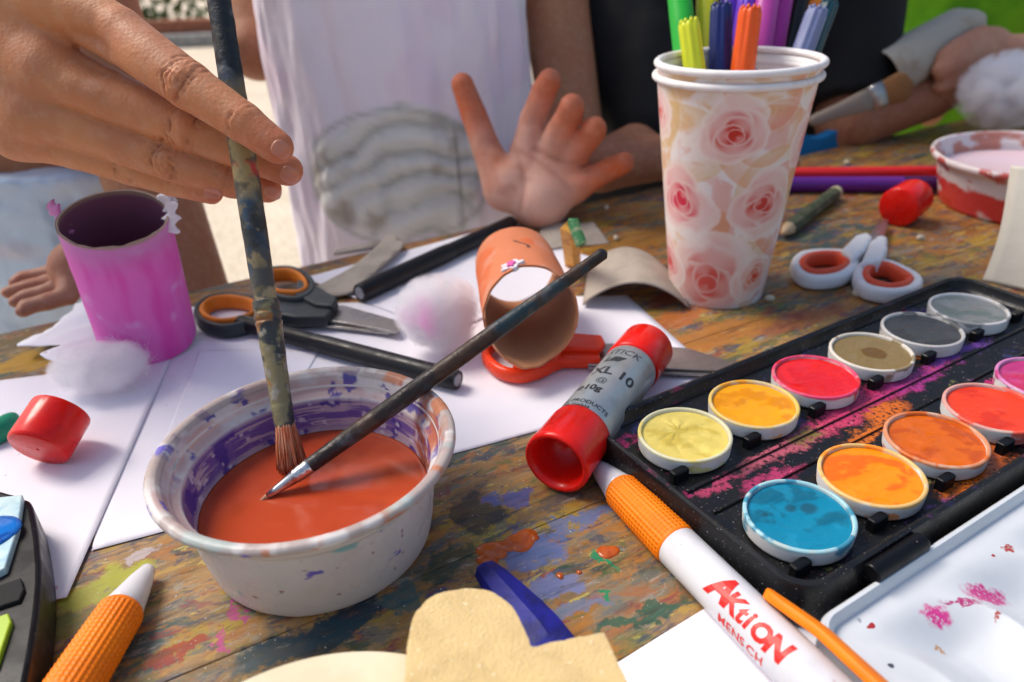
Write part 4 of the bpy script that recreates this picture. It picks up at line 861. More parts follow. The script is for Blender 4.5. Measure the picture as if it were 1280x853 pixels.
def cup(o_, name_label, rim_only=False):
    t = thing('paper_cup', o_, name_label, 'paper cup', 'nested rose patterned paper cups'); m, n = 230, 420
    pf = [(CB-.08, .35), (CB-.04, 0), (CB, .03)]+[(CB+(CR-.12-CB)*q, .05+(CH-.25)*q) for q in np.linspace(0, 1, m)]
    pf += [(CR-.14-(CR-CB)*(1-q), .05+(CH-.25)*q-.0) for q in np.linspace(1, 0.04, 30)]+[(0, .45), ]
    pf = np.array(pf); pf[3+m:-1, 0] -= .05
    VF = lathe(pf[:-1], n, o=o_); V = VF[0]; q = V-o_; a = np.arctan2(q[:, 1], q[:, 0]); z = q[:, 2]; isin = (np.arange(len(V))//n) > m+2
    fa = math.atan2(-o_[1], -o_[0]); al = (a-fa+np.pi) % (2*np.pi)-np.pi                 # 0 faces the camera
    x = al*2.85; y = z*1.0
    c = np.tile(np.array([.80, .72, .67]), (len(V), 1)); w1 = fbm(np.c_[x*.5, y*.5, x*0], 4, 3); w2 = fbm(np.c_[x*.9+2*w1, y*.9, x*0], 4, 13)
    c = mixc(c, (.72, .40, .14), .75*sst(.50, .66, w2)); c = mixc(c, (.80, .76, .76), .8*sst(.5, .62, w1)); c = mixc(c, (.70, .22, .15), .5*sst(.60, .7, fbm(np.c_[x*.6+3, y*.6+w2*2, x*0], 4, 23)))
    for k in range(14):                     # soft petal edges sweeping across the print
        r_ = np.random.default_rng(k+50); x0, y0, R0 = r_.uniform(-9, 9), r_.uniform(0, 10), r_.uniform(1.3, 2.6)
        rr = np.hypot(x-x0, (y-y0)*1.1)/R0+.12*np.sin(2*np.arctan2(y-y0, x-x0)+k); mm = sst(1.0, .96, rr)*sst(.35, 1.0, rr); c = mixc(c, [(.74, .36, .16), (.76, .28, .20), (.70, .48, .22)][k % 3], .6*mm); c = mixc(c, (.86, .82, .80), .2*sst(.96, 1.0, rr)*sst(1.1, 1.0, rr))
    RED, PINK, CORAL, ORG = (.64, .035, .03), (.66, .02, .06), (.66, .05, .03), (.68, .12, .02)
    for x0, y0, R0, sd_, bo, ed in [(.15, 8.3, 1.15, 1, RED, (.5, .03, .02)), (-2.05, 5.2, 1.45, 2, PINK, (.6, .02, .06)), (1.75, 5.2, 1.35, 3, CORAL, (.55, .05, .04)), (-.45, 1.45, 2.0, 4, CORAL, (.7, .12, .1)), (-3.6, 8.7, 1.1, 5, (.75, .3, .3), RED), (2.2, 1.6, 1.0, 6, ORG, RED), (-3.4, 1.8, 1.1, 7, PINK, RED),
                             (4.4, 7.8, 1.4, 8, CORAL, RED), (5.8, 3.9, 1.6, 9, RED, RED), (-5.8, 6.3, 1.6, 10, ORG, RED), (-6, 2, 1.4, 11, RED, RED), (8, 7, 1.5, 12, PINK, RED), (-8, 8, 1.2, 13, RED, RED), (7.8, 2, 1.4, 14, CORAL, RED), (3.9, 9.1, .6, 15, ORG, RED)]:
        c = rose(x, y, x0, y0, R0, sd_, c, bo, ed)
    g1 = sst(.5, .2, np.abs((x+1.0)*.8-(y-7.6)-.5))*(x > -1.3)*(x < .4)*(y < 7.9)*(y > 6.9); pass
    c = mixc(c, (.80, .78, .76), isin*1.0)
    mesh('cup_wall', (V, VF[1]), mk('printed_paper', attr=True, rough=.42, sss=.05, ssss=.003, bump=[(900, .08, .0002)]), t, col=c)
    an = np.linspace(0, 2*np.pi, 96, endpoint=False); pth = o_+np.stack([(CR-.06)*np.cos(an), (CR-.06)*np.sin(an), CH-.05+0*an], 1)
    mesh('rolled_rim', sweep(pth, .17, .16, n=16, closed=True), mk('white_paper_rim', (.78, .75, .74), .5, mott=[(90, (.68, .6, .58), .5, .7)]), t)
    mesh('base_disc', lathe([(0, .4), (CB-.1, .4), (CB-.1, .45), (0, .45)], 64, o=o_), M_white, t)
    return t
cup(CC, 'outer rose patterned paper cup standing on the table')
cup(CC+np.array([.06, .0, .52]), 'inner paper cup of the nested pair, only its white rim showing above')
# felt pens in the cup: (rim px, dist, top px, py, radius, colour, cap kind)
FP = [(852, 843, -60, 34.6, .56, (.03, .48, .05), 'bright green felt pen at the left side of the cup', 0), (878, 884, -60, 35.2, .52, (.60, .58, .02), 'yellow felt pen standing tall behind the short yellow one', 0), (868, 861, 28, 33.0, .50, (.68, .72, .03), 'short lime yellow felt pen with a crimped end', 1),
      (897, 902, 8, 33.6, .54, (.012, .022, .13), 'dark navy felt pen left of the orange one', 1), (909, 914, -25, 35.4, .5, (.10, .03, .42), 'violet felt pen tall behind the navy one', 0), (916, 934, -2, 34.6, .46, (.16, .05, .55), 'thin purple felt pen behind the orange one', 1), (928, 938, 12, 32.6, .54, (.80, .10, .008), 'orange felt pen with a crimped end at the front of the cup', 1),
      (957, 967, -60, 34.0, .56, (.48, .06, .34), 'magenta pink felt pen right of the orange one', 0), (976, 988, -60, 34.6, .5, (.40, .03, .28), 'darker magenta felt pen beside the lighter one', 0), (990, 1008, -40, 35.4, .46, (.01, .01, .01), 'black felt pen behind the grey blue one', 0), (1000, 1022, -5, 35.6, .46, (.75, .2, .01), 'orange felt pen at the back right of the cup', 0),
      (1003, 1022, 13, 32.9, .50, (.17, .20, .36), 'grey blue felt pen with a crimped end leaning right', 1), (1012, 1037, 5, 34.2, .46, (.01, .05, .07), 'dark teal felt pen at the right rim of the cup', 1)]
for rx, tx, ty, dep, R, colr, lab, crimp in FP:
    A = W(rx, 84, dep); B = W(tx, ty, dep+.6*(84-ty)/84)
    # foot of the pen: continue down inside the cup, kept inside the inner wall
    D0 = nrm(A-B); zt = 1.3; foot = A+D0*((A[2]-zt)/-D0[2]); dd = foot[:2]-CC[:2]; lim = 2.1-R
    if np.linalg.norm(dd) > lim: foot[:2] = CC[:2]+dd/np.linalg.norm(dd)*lim
    D = nrm(B-foot); L = np.linalg.norm(B-foot)
    t = thing('felt_pen', foot, lab+(' in the paper cup' if len(lab.split()) < 13 else ''), 'felt pen', 'felt pens standing in the paper cup')
    ml = mk('felt_pen_plastic', colr, .38, sss=.1, ssss=.002, rvar=(100, .1))
    fl = lambda R_, A_, Z: R_*(1-.10*(.5+.5*np.cos(A_*9))*sst(L-3.4, L-.9, Z)*(Z > L-3.5))
    if crimp:
        mesh('barrel', lathe([(0, 0), (R*.8, 0), (R*.8, .4), (R, .6), (R, L-3.4)]+[(R*(1-.03*q), L-3.4+3.2*q) for q in np.linspace(.05, 1, 16)]+[(R*.9, L-.05), (R*.75, L), (R*.3, L-.05), (0, L-.12)], 72, o=foot, z=D, rfun=fl), ml, t, sharp=50)
        cr_ = []
        for k in range(9):
            a = k/9*2*np.pi; x_, y_, _ = frame(D); p0 = foot+D*(L-.08)+R*.72*(math.cos(a)*x_+math.sin(a)*y_); cr_.append(lathe([(0, 0), (R*.17, .0), (R*.18, .1), (R*.1, .2), (0, .22)], 8, o=p0, z=D))
        mesh('crimped_end', join(*cr_), ml, t)
    else:
        mesh('barrel', lathe([(0, 0), (R*.8, 0), (R*.8, .4), (R, .6), (R, L*.55), (0, L*.55)], 40, o=foot, z=D), ml, t, sharp=50)
        mesh('pen_cap', lathe([(0, L*.55), (R*1.06, L*.55), (R*1.0, L-.4), (R*.8, L), (0, L)], 40, o=foot, z=D), ml, t, sharp=50)
# ------------------------------------------------------------------ black paint box
PO = np.array([5.402, 19.411, 0]); pu = np.array([.869, .495, 0]); pv = np.array([-.495, .869, 0]); UU = np.array([pu, pv, [0, 0, 1]])
def L2W(u, v, z): return PO+u*pu+v*pv+np.array([0, 0, z])
def rrect(cu, cv, hw, hh, r, z, k=10):
    out = []
    for sx, sy, a0 in ((1, 1, 0), (-1, 1, 90), (-1, -1, 180), (1, -1, 270)):
        for j in range(k+1):
            a = math.radians(a0+90*j/k); out.append(L2W(cu+sx*(hw-r)+r*math.cos(a), cv+sy*(hh-r)+r*math.sin(a), z))
    return out
def loft(levels, capb=True, capt=True, k=10):
    R = [rrect(*l, k=k) for l in levels]; n = len(R[0]); V = np.array(R).reshape(-1, 3); f = [q[::-1] for q in gridf(len(R), n, cv=True)]
    f = [q[::-1] for q in gridf(len(R), n, cv=True)]
    if capb: f.append(tuple(range(n-1, -1, -1)))
    if capt: f.append(tuple((len(R)-1)*n+i for i in range(n)))
    f = f[:len(gridf(len(R), n, cv=True))]+f[len(gridf(len(R), n, cv=True)):]
    return V, f
def fixn(VF):                                # make normals consistent with bmesh
    bm = bmesh.new(); vv = [bm.verts.new(v) for v in VF[0]]
    for q in VF[1]:
        try: bm.faces.new([vv[i] for i in q])
        except ValueError: pass
    bmesh.ops.recalc_face_normals(bm, faces=bm.faces[:]); bm.verts.index_update()
    V = np.array([v.co[:] for v in bm.verts]); f = [tuple(v.index for v in q.verts) for q in bm.faces]; bm.free(); return V, f
U0, U1, V0, V1 = -2.25, 18.6, -6.65, 2.45; cu_, cv_ = (U0+U1)/2, (V0+V1)/2; hw, hh = (U1-U0)/2, (V1-V0)/2
def boxmat():
    t = NT('stained_black_plastic'); c = (.007, .007, .008)
    for i, (cc, sc_, lo, hi) in enumerate([((.42, .02, .13), 48, .60, .66), ((.50, .12, .01), 40, .62, .67), ((.03, .03, .13), 45, .58, .66), ((.16, .16, .05), 80, .62, .68), ((.16, .04, .22), 60, .64, .70)]):
        v = t.n('Mapping', i_Vector=t.obj(), i_Location=(i*3.1, i*1.7, 0)).outputs[0]; m = t.math('MULTIPLY', t.rmp(t.noise(sc_, 6, .7, v), lo, hi, 0, .95), t.rmp(t.noise(900, 3, .6, v), .34, .50))
        sep = t.n('SeparateXYZ', i_Vector=t.obj()); nz_ = t.n('SeparateXYZ', i_Vector=t.n('NewGeometry').outputs['Normal']); low = t.math('MULTIPLY', t.rmp(sep.outputs[2], .0115, .0135, 1, .25), t.rmp(nz_.outputs[2], .5, .9))
        c = t.mix(t.math('MULTIPLY', m, low), c, cc)
    wv = t.n('TexNoise', i_Vector=t.obj(), i_Scale=130, i_Detail=5, i_Roughness=.7).outputs[1]
    w1_ = t.n('VectorMath', operation='SUBTRACT'); t.set(w1_.inputs[0], wv); w1_.inputs[1].default_value = (.5, .5, .5); w2_ = t.n('VectorMath', operation='SCALE'); t.set(w2_.inputs[0], w1_.outputs[0]); w2_.inputs['Scale'].default_value = .018
    w3_ = t.n('VectorMath', operation='ADD'); t.set(w3_.inputs[0], w2_.outputs[0]); t.set(w3_.inputs[1], t.obj()); o0 = L2W((U0+U1)/2, (V0+V1)/2, 0)
    rot = t.n('Mapping', i_Vector=w3_.outputs[0], i_Rotation=(0, 0, -math.radians(29.67))).outputs[0]; ca2, sa2 = math.cos(-math.radians(29.67)), math.sin(-math.radians(29.67))
    for px, py, a_, b_, cc in [(985, 560, 2.2, .35, (.5, .10, .14)), (1045, 525, 2.2, .5, (.58, .05, .12)), (1085, 497, 2.6, .6, (.50, .03, .12)), (1150, 470, 2.5, .4, (.36, .03, .2)), (1105, 515, 1.0, .45, (.65, .14, .01)), (1090, 540, 1.2, .3, (.60, .14, .01)), (900, 607, 1.0, .25, (.46, .05, .12)), (965, 600, 1.2, .3, (.46, .04, .13)), (1215, 595, 1.6, .5, (.60, .13, .01)), (1235, 570, 1.5, .4, (.5, .1, .02)), (1040, 480, .8, .5, (.4, .02, .1)), (1010, 545, .8, .3, (.2, .15, .03)), (1200, 440, 2.0, .35, (.15, .05, .3))]:
        q = (P(px, py, 1)-o0)*U; k = t.n('VectorMath', operation='SUBTRACT'); t.set(k.inputs[0], rot); k.inputs[1].default_value = (q[0]*ca2-q[1]*sa2, q[0]*sa2+q[1]*ca2, 0)
        k2 = t.n('VectorMath', operation='MULTIPLY'); t.set(k2.inputs[0], k.outputs[0]); k2.inputs[1].default_value = (1/(a_*U), 1/(b_*U), 0)
        ln = t.n('VectorMath', operation='LENGTH'); t.set(ln.inputs[0], k2.outputs[0]); m = t.math('MULTIPLY', t.math('MULTIPLY', t.rmp(ln.outputs['Value'], .5, 1.25, .95, 0), low), t.rmp(t.noise(700, 4, .65), .36, .50)); c = t.mix(m, c, cc)
    c = t.mix(t.rmp(t.noise(1600, 2), .70, .73), c, (.4, .36, .36)); t.set(t.b.inputs['Base Color'], c)
    t.set(t.b.inputs['Roughness'], t.rmp(t.noise(120, 3), .35, .65, .26, .5)); t.b.inputs['Specular IOR Level'].default_value = .35; t.bump(t.noise(700, 4), .15, .0003); return t.m
M_box = boxmat()
box = thing('paint_box', L2W(cu_, cv_, 0), 'long open black paint box holding two rows of round colour pans', 'paint box')
lv = [(cu_, cv_, hw-.15, hh-.15, .9, .004), (cu_, cv_, hw-.02, hh-.02, 1.0, .1), (cu_, cv_, hw, hh, 1.05, .5), (cu_, cv_, hw-.05, hh-.05, 1.0, 1.34), (cu_, cv_, hw-.1, hh-.1, .98, 1.44), (cu_, cv_, hw-.2, hh-.2, .9, 1.46), (cu_, cv_, hw-.3, hh-.3, .85, 1.40),
      (cu_, cv_, hw-.36, hh-.36, .8, 1.12), (cu_, cv_, hw-.45, hh-.45, .7, 1.03), (cu_, cv_, hw-.5, hh-.5, .68, .98)]
o = mesh('tray', fixn(loft(lv)), M_box, box, sharp=40, org=L2W(cu_, cv_, 0))
VF = []
for i in range(5):
    u_ = 3.09*i+1.545
for v_, hv in ((-1.72, .09), (-2.82, .09), (2.0, .05), (-6.18, .05)):
    VF.append(obox(L2W(cu_, v_, .9), pu, pv, (0, 0, 1), hw-.8, hv*.8, .17))
o = mesh('ridges', join(*VF), M_box, box, smooth=False, org=L2W(cu_, cv_, 0)+np.array([0, 0, 0])); bevel(o, .05)
CLIPS = []
for r in (0, -4.54):
    for i in range(6):
        for du, dv_ in ((-1.25, -1.15), (1.55, -1.15)):
            if du > 0 and i < 5: continue
            CLIPS.append((3.09*i+du, r+dv_))
for u_, v_ in CLIPS:
    o = mesh('clip', obox(L2W(u_, v_, .93), pu, pv, (0, 0, 1), .30, .15, .46), M_black, box, smooth=False); bevel(o, .07, 3)
    if v_ < -1.5 and v_ > -1.7 or v_ < -6: pass
# pans
PAN = [('yellow', (.70, .55, .13), (.58, .43, .07), (.66, .62, .40), 0), ('golden yellow', (.80, .33, .01), (.64, .22, .005), (.70, .48, .12), 1), ('crimson', (.64, .008, .014), (.70, .01, .005), (.66, .06, .14), 1), ('olive brown', (.20, .14, .055), (.12, .06, .012), (.62, .57, .50), 1), ('charcoal black', (.05, .055, .06), (.035, .04, .045), (.5, .48, .47), 0), ('silver grey', (.20, .21, .21), (.12, .16, .15), (.6, .58, .58), 0),
       ('turquoise blue', (.003, .20, .33), (.004, .11, .18), (.32, .55, .60), 1), ('bright orange', (.90, .24, .0), (.82, .12, .0), (.72, .45, .16), 1), ('deep orange', (.60, .11, .003), (.46, .065, .002), (.60, .24, .12), 1), ('vermilion red', (.74, .045, .01), (.60, .025, .005), (.60, .30, .26), 0), ('purple pink', (.45, .03, .16), (.5, .02, .08), (.55, .2, .42), 1), ('dark green', (.02, .12, .05), (.01, .06, .02), (.6, .58, .55), 0)]
for i, (nm, c1, c2, rimc, wet) in enumerate(PAN):
    uc, vc = 3.09*(i % 6), (0 if i < 6 else -4.54); o_ = L2W(uc, vc, .64); R = 1.49
    t = thing('paint_pan', o_, f'round white pan of {nm} paint in the black paint box', 'paint pan', 'round paint pans in the black box')
    pf = [(0, .36), (R-.12, .36), (R-.06, .38), (R-.03, .42), (R-.0, .80), (R, .88), (R-.04, .91), (R-.10, .91), (R-.125, .87), (R-.13, .70), (0, .62)]
    pr_ = np.array(pf); d = np.r_[0, np.cumsum(np.linalg.norm(np.diff(pr_, axis=0), axis=1))]; s = np.sort(np.r_[np.linspace(0, d[-1], 60), d]); pr_ = np.c_[np.interp(s, d, pr_[:, 0]), np.interp(s, d, pr_[:, 1])]; pr_[0, 0] = 0; pr_[-1, 0] = 0
    VF = lathe(pr_, 120, o=o_); V = VF[0]; z = V[:, 2]-o_[2]; q = V-o_; a = np.arctan2(q[:, 1], q[:, 0]); P3 = np.c_[np.cos(a)*2, np.sin(a)*2, z*2]
    c = np.tile(np.array([.70, .69, .68]), (len(V), 1)); c = mixc(c, rimc, sst(.78, .86, z+.25*(fbm(P3, 3, i)-.5))); c = mixc(c, (.55, .5, .42), .5*sst(.55, .7, fbm(P3*1.5, 4, i+7))); c = mixc(c, c1, .85*sst(.60, .64, fbm(P3*1.1+i, 4, i+20))*sst(.1, .6, z))
    mesh('pan_cup', (V, VF[1]), mk('stained_pan_plastic', attr=True, rough=.38, sss=.08, ssss=.002, bump=[(600, .15, .0002)]), t, col=c)
    n, m = 120, 60; rr = np.linspace(0, R-.135, m); pf2 = [(r_, .80-.03*math.cos(r_*1.2)) for r_ in rr]; VF = lathe_open(pf2, n, o=o_); V = VF[0]; q = (V-o_); rad = np.hypot(q[:, 0], q[:, 1])/R
    w_ = fbm(q*np.array([1.1, 1.8, 0])+i*3.3+1.2*fbm(q*.8+i, 3, i)[:, None], 4, i+30); h_ = .10*(w_-.5)*sst(.9, .6, rad)
    if i == 0: h_ += .035*np.abs(np.sin(np.arctan2(q[:, 1]-.3, q[:, 0]+.2)*5+w_*5))*sst(.9, .5, rad)*sst(.05, .3, rad)
    V[:, 2] += h_
    c = np.tile(np.array(c1), (len(V), 1)); c = mixc(c, c2, .9*sst(.48, .60, w_)*sst(.98, .8, rad)); c = mixc(c, tuple(min(1, x*1.25+.01) for x in c1), .5*sst(.55, .7, fbm(q*2.2+i, 4, i+40)))
    if nm == 'olive brown': c = mixc(np.tile(np.array(c1), (len(V), 1)), c2, .95*sst(.42, .36, np.hypot((q@pu-.15), (q@pv+.05)*.9)+.25*(w_-.5)))
    if nm == 'turquoise blue':
        for du, dv_, r_ in ((.5, .1, .32), (.1, .35, .22), (-.7, .55, .14)): c = mixc(c, (.012, .06, .09), .75*sst(r_, r_*.4, np.hypot(q@pu-du, (q@pv-dv_)*1.1)+.2*(w_-.5)))
    mesh('paint', (V, [q_[::-1] for q_ in VF[1]] if False else VF[1]), mk('wet_paint' if wet else 'damp_paint', attr=True, rough=.16 if wet else .34, rvar=(110, .14 if wet else .12), bump=[(260, .3, .0005), (1500, .15, .0002)], specks=[(600, tuple(x*.45 for x in c1), .74)]), t, col=c)
# white mixing lid, hinged to the near long side
M_lid = NT('white_lid_plastic'); tt_ = M_lid
c = tt_.mix(tt_.rmp(tt_.noise(60, 5), .4, .7), (.60, .62, .645), (.55, .575, .60))
for i, (cc, sc_, th) in enumerate([((.35, .02, .02), 190, .765), ((.05, .05, .07), 260, .765), ((.1, .4, .38), 170, .785), ((.5, .3, .1), 150, .79)]):
    v = tt_.n('Mapping', i_Vector=tt_.obj(), i_Location=(i*3.1, i*1.7, 2)).outputs[0]; c = tt_.mix(tt_.rmp(tt_.noise(sc_, 1, .5, v), th, th+.012), c, cc)
wq = tt_.n('TexNoise', i_Vector=tt_.obj(), i_Scale=500, i_Detail=4).outputs[1]
lo_ = L2W(8, -13, 0)
for px, py, a, b, cc in [(1238, 733, .62, .30, (.55, .03, .2)), (1175, 762, .36, .26, (.62, .04, .24)), (1203, 748, .5, .10, (.4, .03, .15)), (1180, 793, .13, .10, (.5, .25, .1)), (1075, 772, .12, .10, (.3, .33, .38)), (1262, 682, .11, .09, (.35, .03, .01)), (1250, 765, .1, .08, (.35, .03, .01))]:
    Q = (P(px, py, .9)-lo_)*U; k = tt_.n('VectorMath', operation='SUBTRACT'); tt_.set(k.inputs[0], tt_.obj()); k.inputs[1].default_value = (Q[0], Q[1], 0)
    w2 = tt_.n('VectorMath', operation='SUBTRACT'); tt_.set(w2.inputs[0], wq); w2.inputs[1].default_value = (.5, .5, .5); w3 = tt_.n('VectorMath', operation='SCALE'); tt_.set(w3.inputs[0], w2.outputs[0]); w3.inputs['Scale'].default_value = .006
    k1 = tt_.n('VectorMath', operation='ADD'); tt_.set(k1.inputs[0], k.outputs[0]); tt_.set(k1.inputs[1], w3.outputs[0])
    k2 = tt_.n('VectorMath', operation='MULTIPLY'); tt_.set(k2.inputs[0], k1.outputs[0]); k2.inputs[1].default_value = (1/(a*U), 1/(b*U), 0)
    ln = tt_.n('VectorMath', operation='LENGTH'); tt_.set(ln.inputs[0], k2.outputs[0]); m = tt_.math('MULTIPLY', tt_.rmp(ln.outputs['Value'], .6, 1.2, 1, 0), tt_.rmp(tt_.noise(1300, 3), .30, .46)); c = tt_.mix(m, c, cc)
tt_.set(tt_.b.inputs['Base Color'], c); tt_.b.inputs['Roughness'].default_value = .3; tt_.b.inputs['Coat Weight'].default_value = .15; tt_.bump(tt_.noise(400, 4), .12, .0003); M_lid = tt_.m
LU0, LU1, LV0, LV1 = -2.6, 18.4, -15.6, -6.95; lcu, lcv, lw, lh = (LU0+LU1)/2, (LV0+LV1)/2, (LU1-LU0)/2, (LV1-LV0)/2
lv = [(lcu, lcv, lw-.2, lh-.2, .8, .02), (lcu, lcv, lw, lh, .9, .15), (lcu, lcv, lw, lh, .9, 1.05), (lcu, lcv, lw-.06, lh-.06, .88, 1.13), (lcu, lcv, lw-.16, lh-.16, .82, 1.13), (lcu, lcv, lw-.24, lh-.24, .78, 1.03), (lcu, lcv, lw-.3, lh-.3, .74, .80)]
V, f = loft(lv, capt=False); lid = mesh('mixing_lid', fixn((V, f)), M_lid, box, sharp=45, org=lo_)
def wells(u, v):                              # rounded mixing wells separated by soft wavy ridges
    x = LU0+u*(LU1-LU0); y = LV1-(v*(LV1-LV0)); s = (x-LU0+.8*np.sin((y+7)*.9)+.35*(y+7)) / 2.9
    r = np.abs((s % 1)-.5)*2; e = np.minimum(np.minimum(u, 1-u)*20, np.minimum(v, 1-v)*10)
    return -.6*(1-r**1.6)*sst(.5, 2.4, e)-.02
V, f = sheet(L2W(LU0+.28, LV1-.28, .84), L2W(LU1-.28, LV1-.28, .84), L2W(LU1-.28, LV0+.28, .84), L2W(LU0+.28, LV0+.28, .84), 320, 140, wells)
mesh('mixing_wells', (V, f), M_lid, lid, org=lo_)
for u_ in (1.05, 15.2):
    A = L2W(u_-1.05, -6.82, 1.22); VF = sweep([A, A+pu*2.1], [.27, .27], n=20, up=(0, 0, 1)); o = mesh('hinge', VF, M_black, box, sharp=40); bevel(o, .04)
# ------------------------------------------------------------------ second black paint box at the left edge
bo = np.array([0, 0, 0])
r1, r2, r3 = P(40, 622, 1.5), P(52, 690, 1.5), P(32, 860, 1.5)
out_ = catmull([P(-60, 600, 1.5)[:2], P(10, 614, 1.5)[:2], P(28, 620, 1.5)[:2], P(40, 632, 1.5)[:2], P(50, 700, 1.5)[:2], P(46, 770, 1.5)[:2], P(28, 870, 1.5)[:2], P(0, 960, 1.5)[:2], P(-180, 960, 1.5)[:2], P(-200, 620, 1.5)[:2]], 6, True)
lb = thing('paint_box', (-17, 15, 0), 'black paint box at the left edge holding a white tile with bright blue paint', 'paint box')
V, f = prism(out_, .1, 1.45); o = mesh('case', (V, f), M_black, lb, sharp=30); bevel(o, .14, 4, 40)
def inset(px, z0, z1, mat, name, parent, bv=.04):
    V, f = prism([P(*q, z1)[:2] for q in px], z0, z1); o = mesh(name, (V, f), mat, parent, smooth=True, sharp=30); bevel(o, bv, 3, 30); return o
inset([(-60, 628), (28, 618), (22, 660), (6, 710), (-60, 745)], 1.4, 1.66, mk('pale_aqua_tile', (.52, .66, .66), .3, mott=[(120, (.3, .5, .6), .45, .7)], rvar=(80, .1)), 'tile', lb)
bp = P(-14, 668, 1.66); VF = lathe([(.78, -.03), (.76, .03), (.6, .05), (0, .06)][::1], 64, o=bp, rfun=lambda R_, A_, Z: R_*(1+.04*np.sin(A_*3)))
mesh('paint', fixn(VF), mk('wet_blue_paint', (.01, .16, .55), .12, mott=[(140, (.005, .06, .30), .45, .62)]), lb)
inset([(-60, 752), (26, 722), (30, 736), (24, 750), (-60, 778)], 1.4, 1.56, M_dark, 'slot', lb)
inset([(-60, 790), (10, 766), (14, 776), (-4, 830), (-60, 880)], 1.4, 1.6, mk('lime_pan', (.35, .5, .02), .3), 'paint', lb)
for (px, py) in (): 
    c0 = P(px, py, 1.5); mesh('paint_spot', lathe([(0, .01), (.07, .0), (.09, -.05)][::-1], 14, o=c0, rfun=lambda R_, A_, Z: R_*(1+.3*np.sin(A_*2+px))), mk('dried_pink_paint', (.6, .45, .45), .5), lb)
# ------------------------------------------------------------------ people
def skin(name, sssw=.18):
    t = NT(name); c = t.n('Attribute', attribute_name='Col').outputs['Color']
    c = t.mix(t.rmp(t.noise(45, 4), .4, .7, 0, .35), c, (.42, .13, .07)); n2 = t.noise(260, 5, .6); c = t.mix(t.rmp(n2, .45, .7, 0, .22), c, (.62, .38, .25))
    t.set(t.b.inputs['Base Color'], c); b = t.b; t.set(b.inputs['Roughness'], t.rmp(t.noise(90, 3), .35, .65, .50, .64)); b.inputs['Specular IOR Level'].default_value = .32
    b.inputs['Subsurface Weight'].default_value = sssw; b.inputs['Subsurface Radius'].default_value = (1, .35, .18); b.inputs['Subsurface Scale'].default_value = .004
    vor = t.n('TexVoronoi', i_Scale=850.0); t.set(vor.inputs['Vector'], t.obj()); t.bump(vor.outputs['Distance'], .26, .0004); t.bump(t.noise(220, 5, .65), .22, .0006); t.bump(t.noise(1600, 3), .15, .0002)
    return t.m
M_skin = skin('skin')
M_nail = mk('fingernail', (.54, .21, .12), .28, sss=.2, sssr=(1, .4, .3), ssss=.002, mott=[(300, (.5, .2, .16), .4, .7)])
def Wc(l): return [W(*q[:3]) for q in l], [q[3] for q in l]
# --- the hand that holds the upright brush
idx, ri = Wc([(72, 0, 24.0, 1.0), (150, 45, 23.5, .86), (236, 107, 22.75, .73), (304, 153, 22.5, .60), (346, 184, 22.45, .50)])
mid, rm = Wc([(62, 88, 24.3, .98), (135, 120, 24.4, .86), (238, 161, 24.45, .76), (312, 192, 24.75, .63), (359, 213, 24.75, .52)])
rin, rr_ = Wc([(42, 142, 24.8, .92), (110, 162, 24.9, .78), (215, 200, 25.0, .70), (290, 226, 25.4, .58), (334, 236, 25.5, .48)])
pin, rp = Wc([(24, 168, 25.3, .80), (95, 187, 25.5, .66), (165, 211, 25.6, .57), (215, 228, 25.8, .47), (264, 241, 25.7, .40)])
thu, rt = Wc([(-90, 60, 26.2, 1.3), (40, 90, 26.9, 1.05), (160, 130, 26.9, .85), (262, 172, 26.5, .70)])
wr, el_, sh_ = W(-150, -70, 25.2), W(-560, -330, 31), W(-900, -700, 38)
heel = W(-110, -30, 25.3)
def hand1(p):
    palm = None
    for a, ra in ((idx[0], .98), (mid[0], 1.0), (rin[0], .95), (pin[0], .82)):
        c = cone(p, heel, a, 1.75, ra); palm = c if palm is None else smin(palm, c, .9)
    arm = smin(cone(p, heel, wr, 1.9, 1.75), cone(p, wr, el_, 1.75, 2.9), .8); arm = smin(arm, cone(p, el_, sh_, 2.9, 3.4), 1.0)
    palm = smin(palm, arm, 1.0)
    f1 = chain(p, idx, ri); f2 = chain(p, mid, rm); f3 = chain(p, rin, rr_); f4 = chain(p, pin, rp); f5 = chain(p, thu, rt)
    d = smin(f1, f2, .04); d = smin(d, f3, .035); d = smin(d, f4, .035); d = smin(d, f5, .05)
    # webs blend only near the knuckle roots
    return smin(palm, d, .42)
lo = np.min([*idx, *mid, *pin, *thu, heel, W(-330, -180, 26)], 0)-3; hi = np.max([*idx, *mid, *pin, *thu, heel, W(-330, -180, 26)], 0)+2
t0 = __import__('time').time()
Vf, Ff = nets(hand1, np.minimum(lo, W(-330, -180, 26)-3), hi, .075)
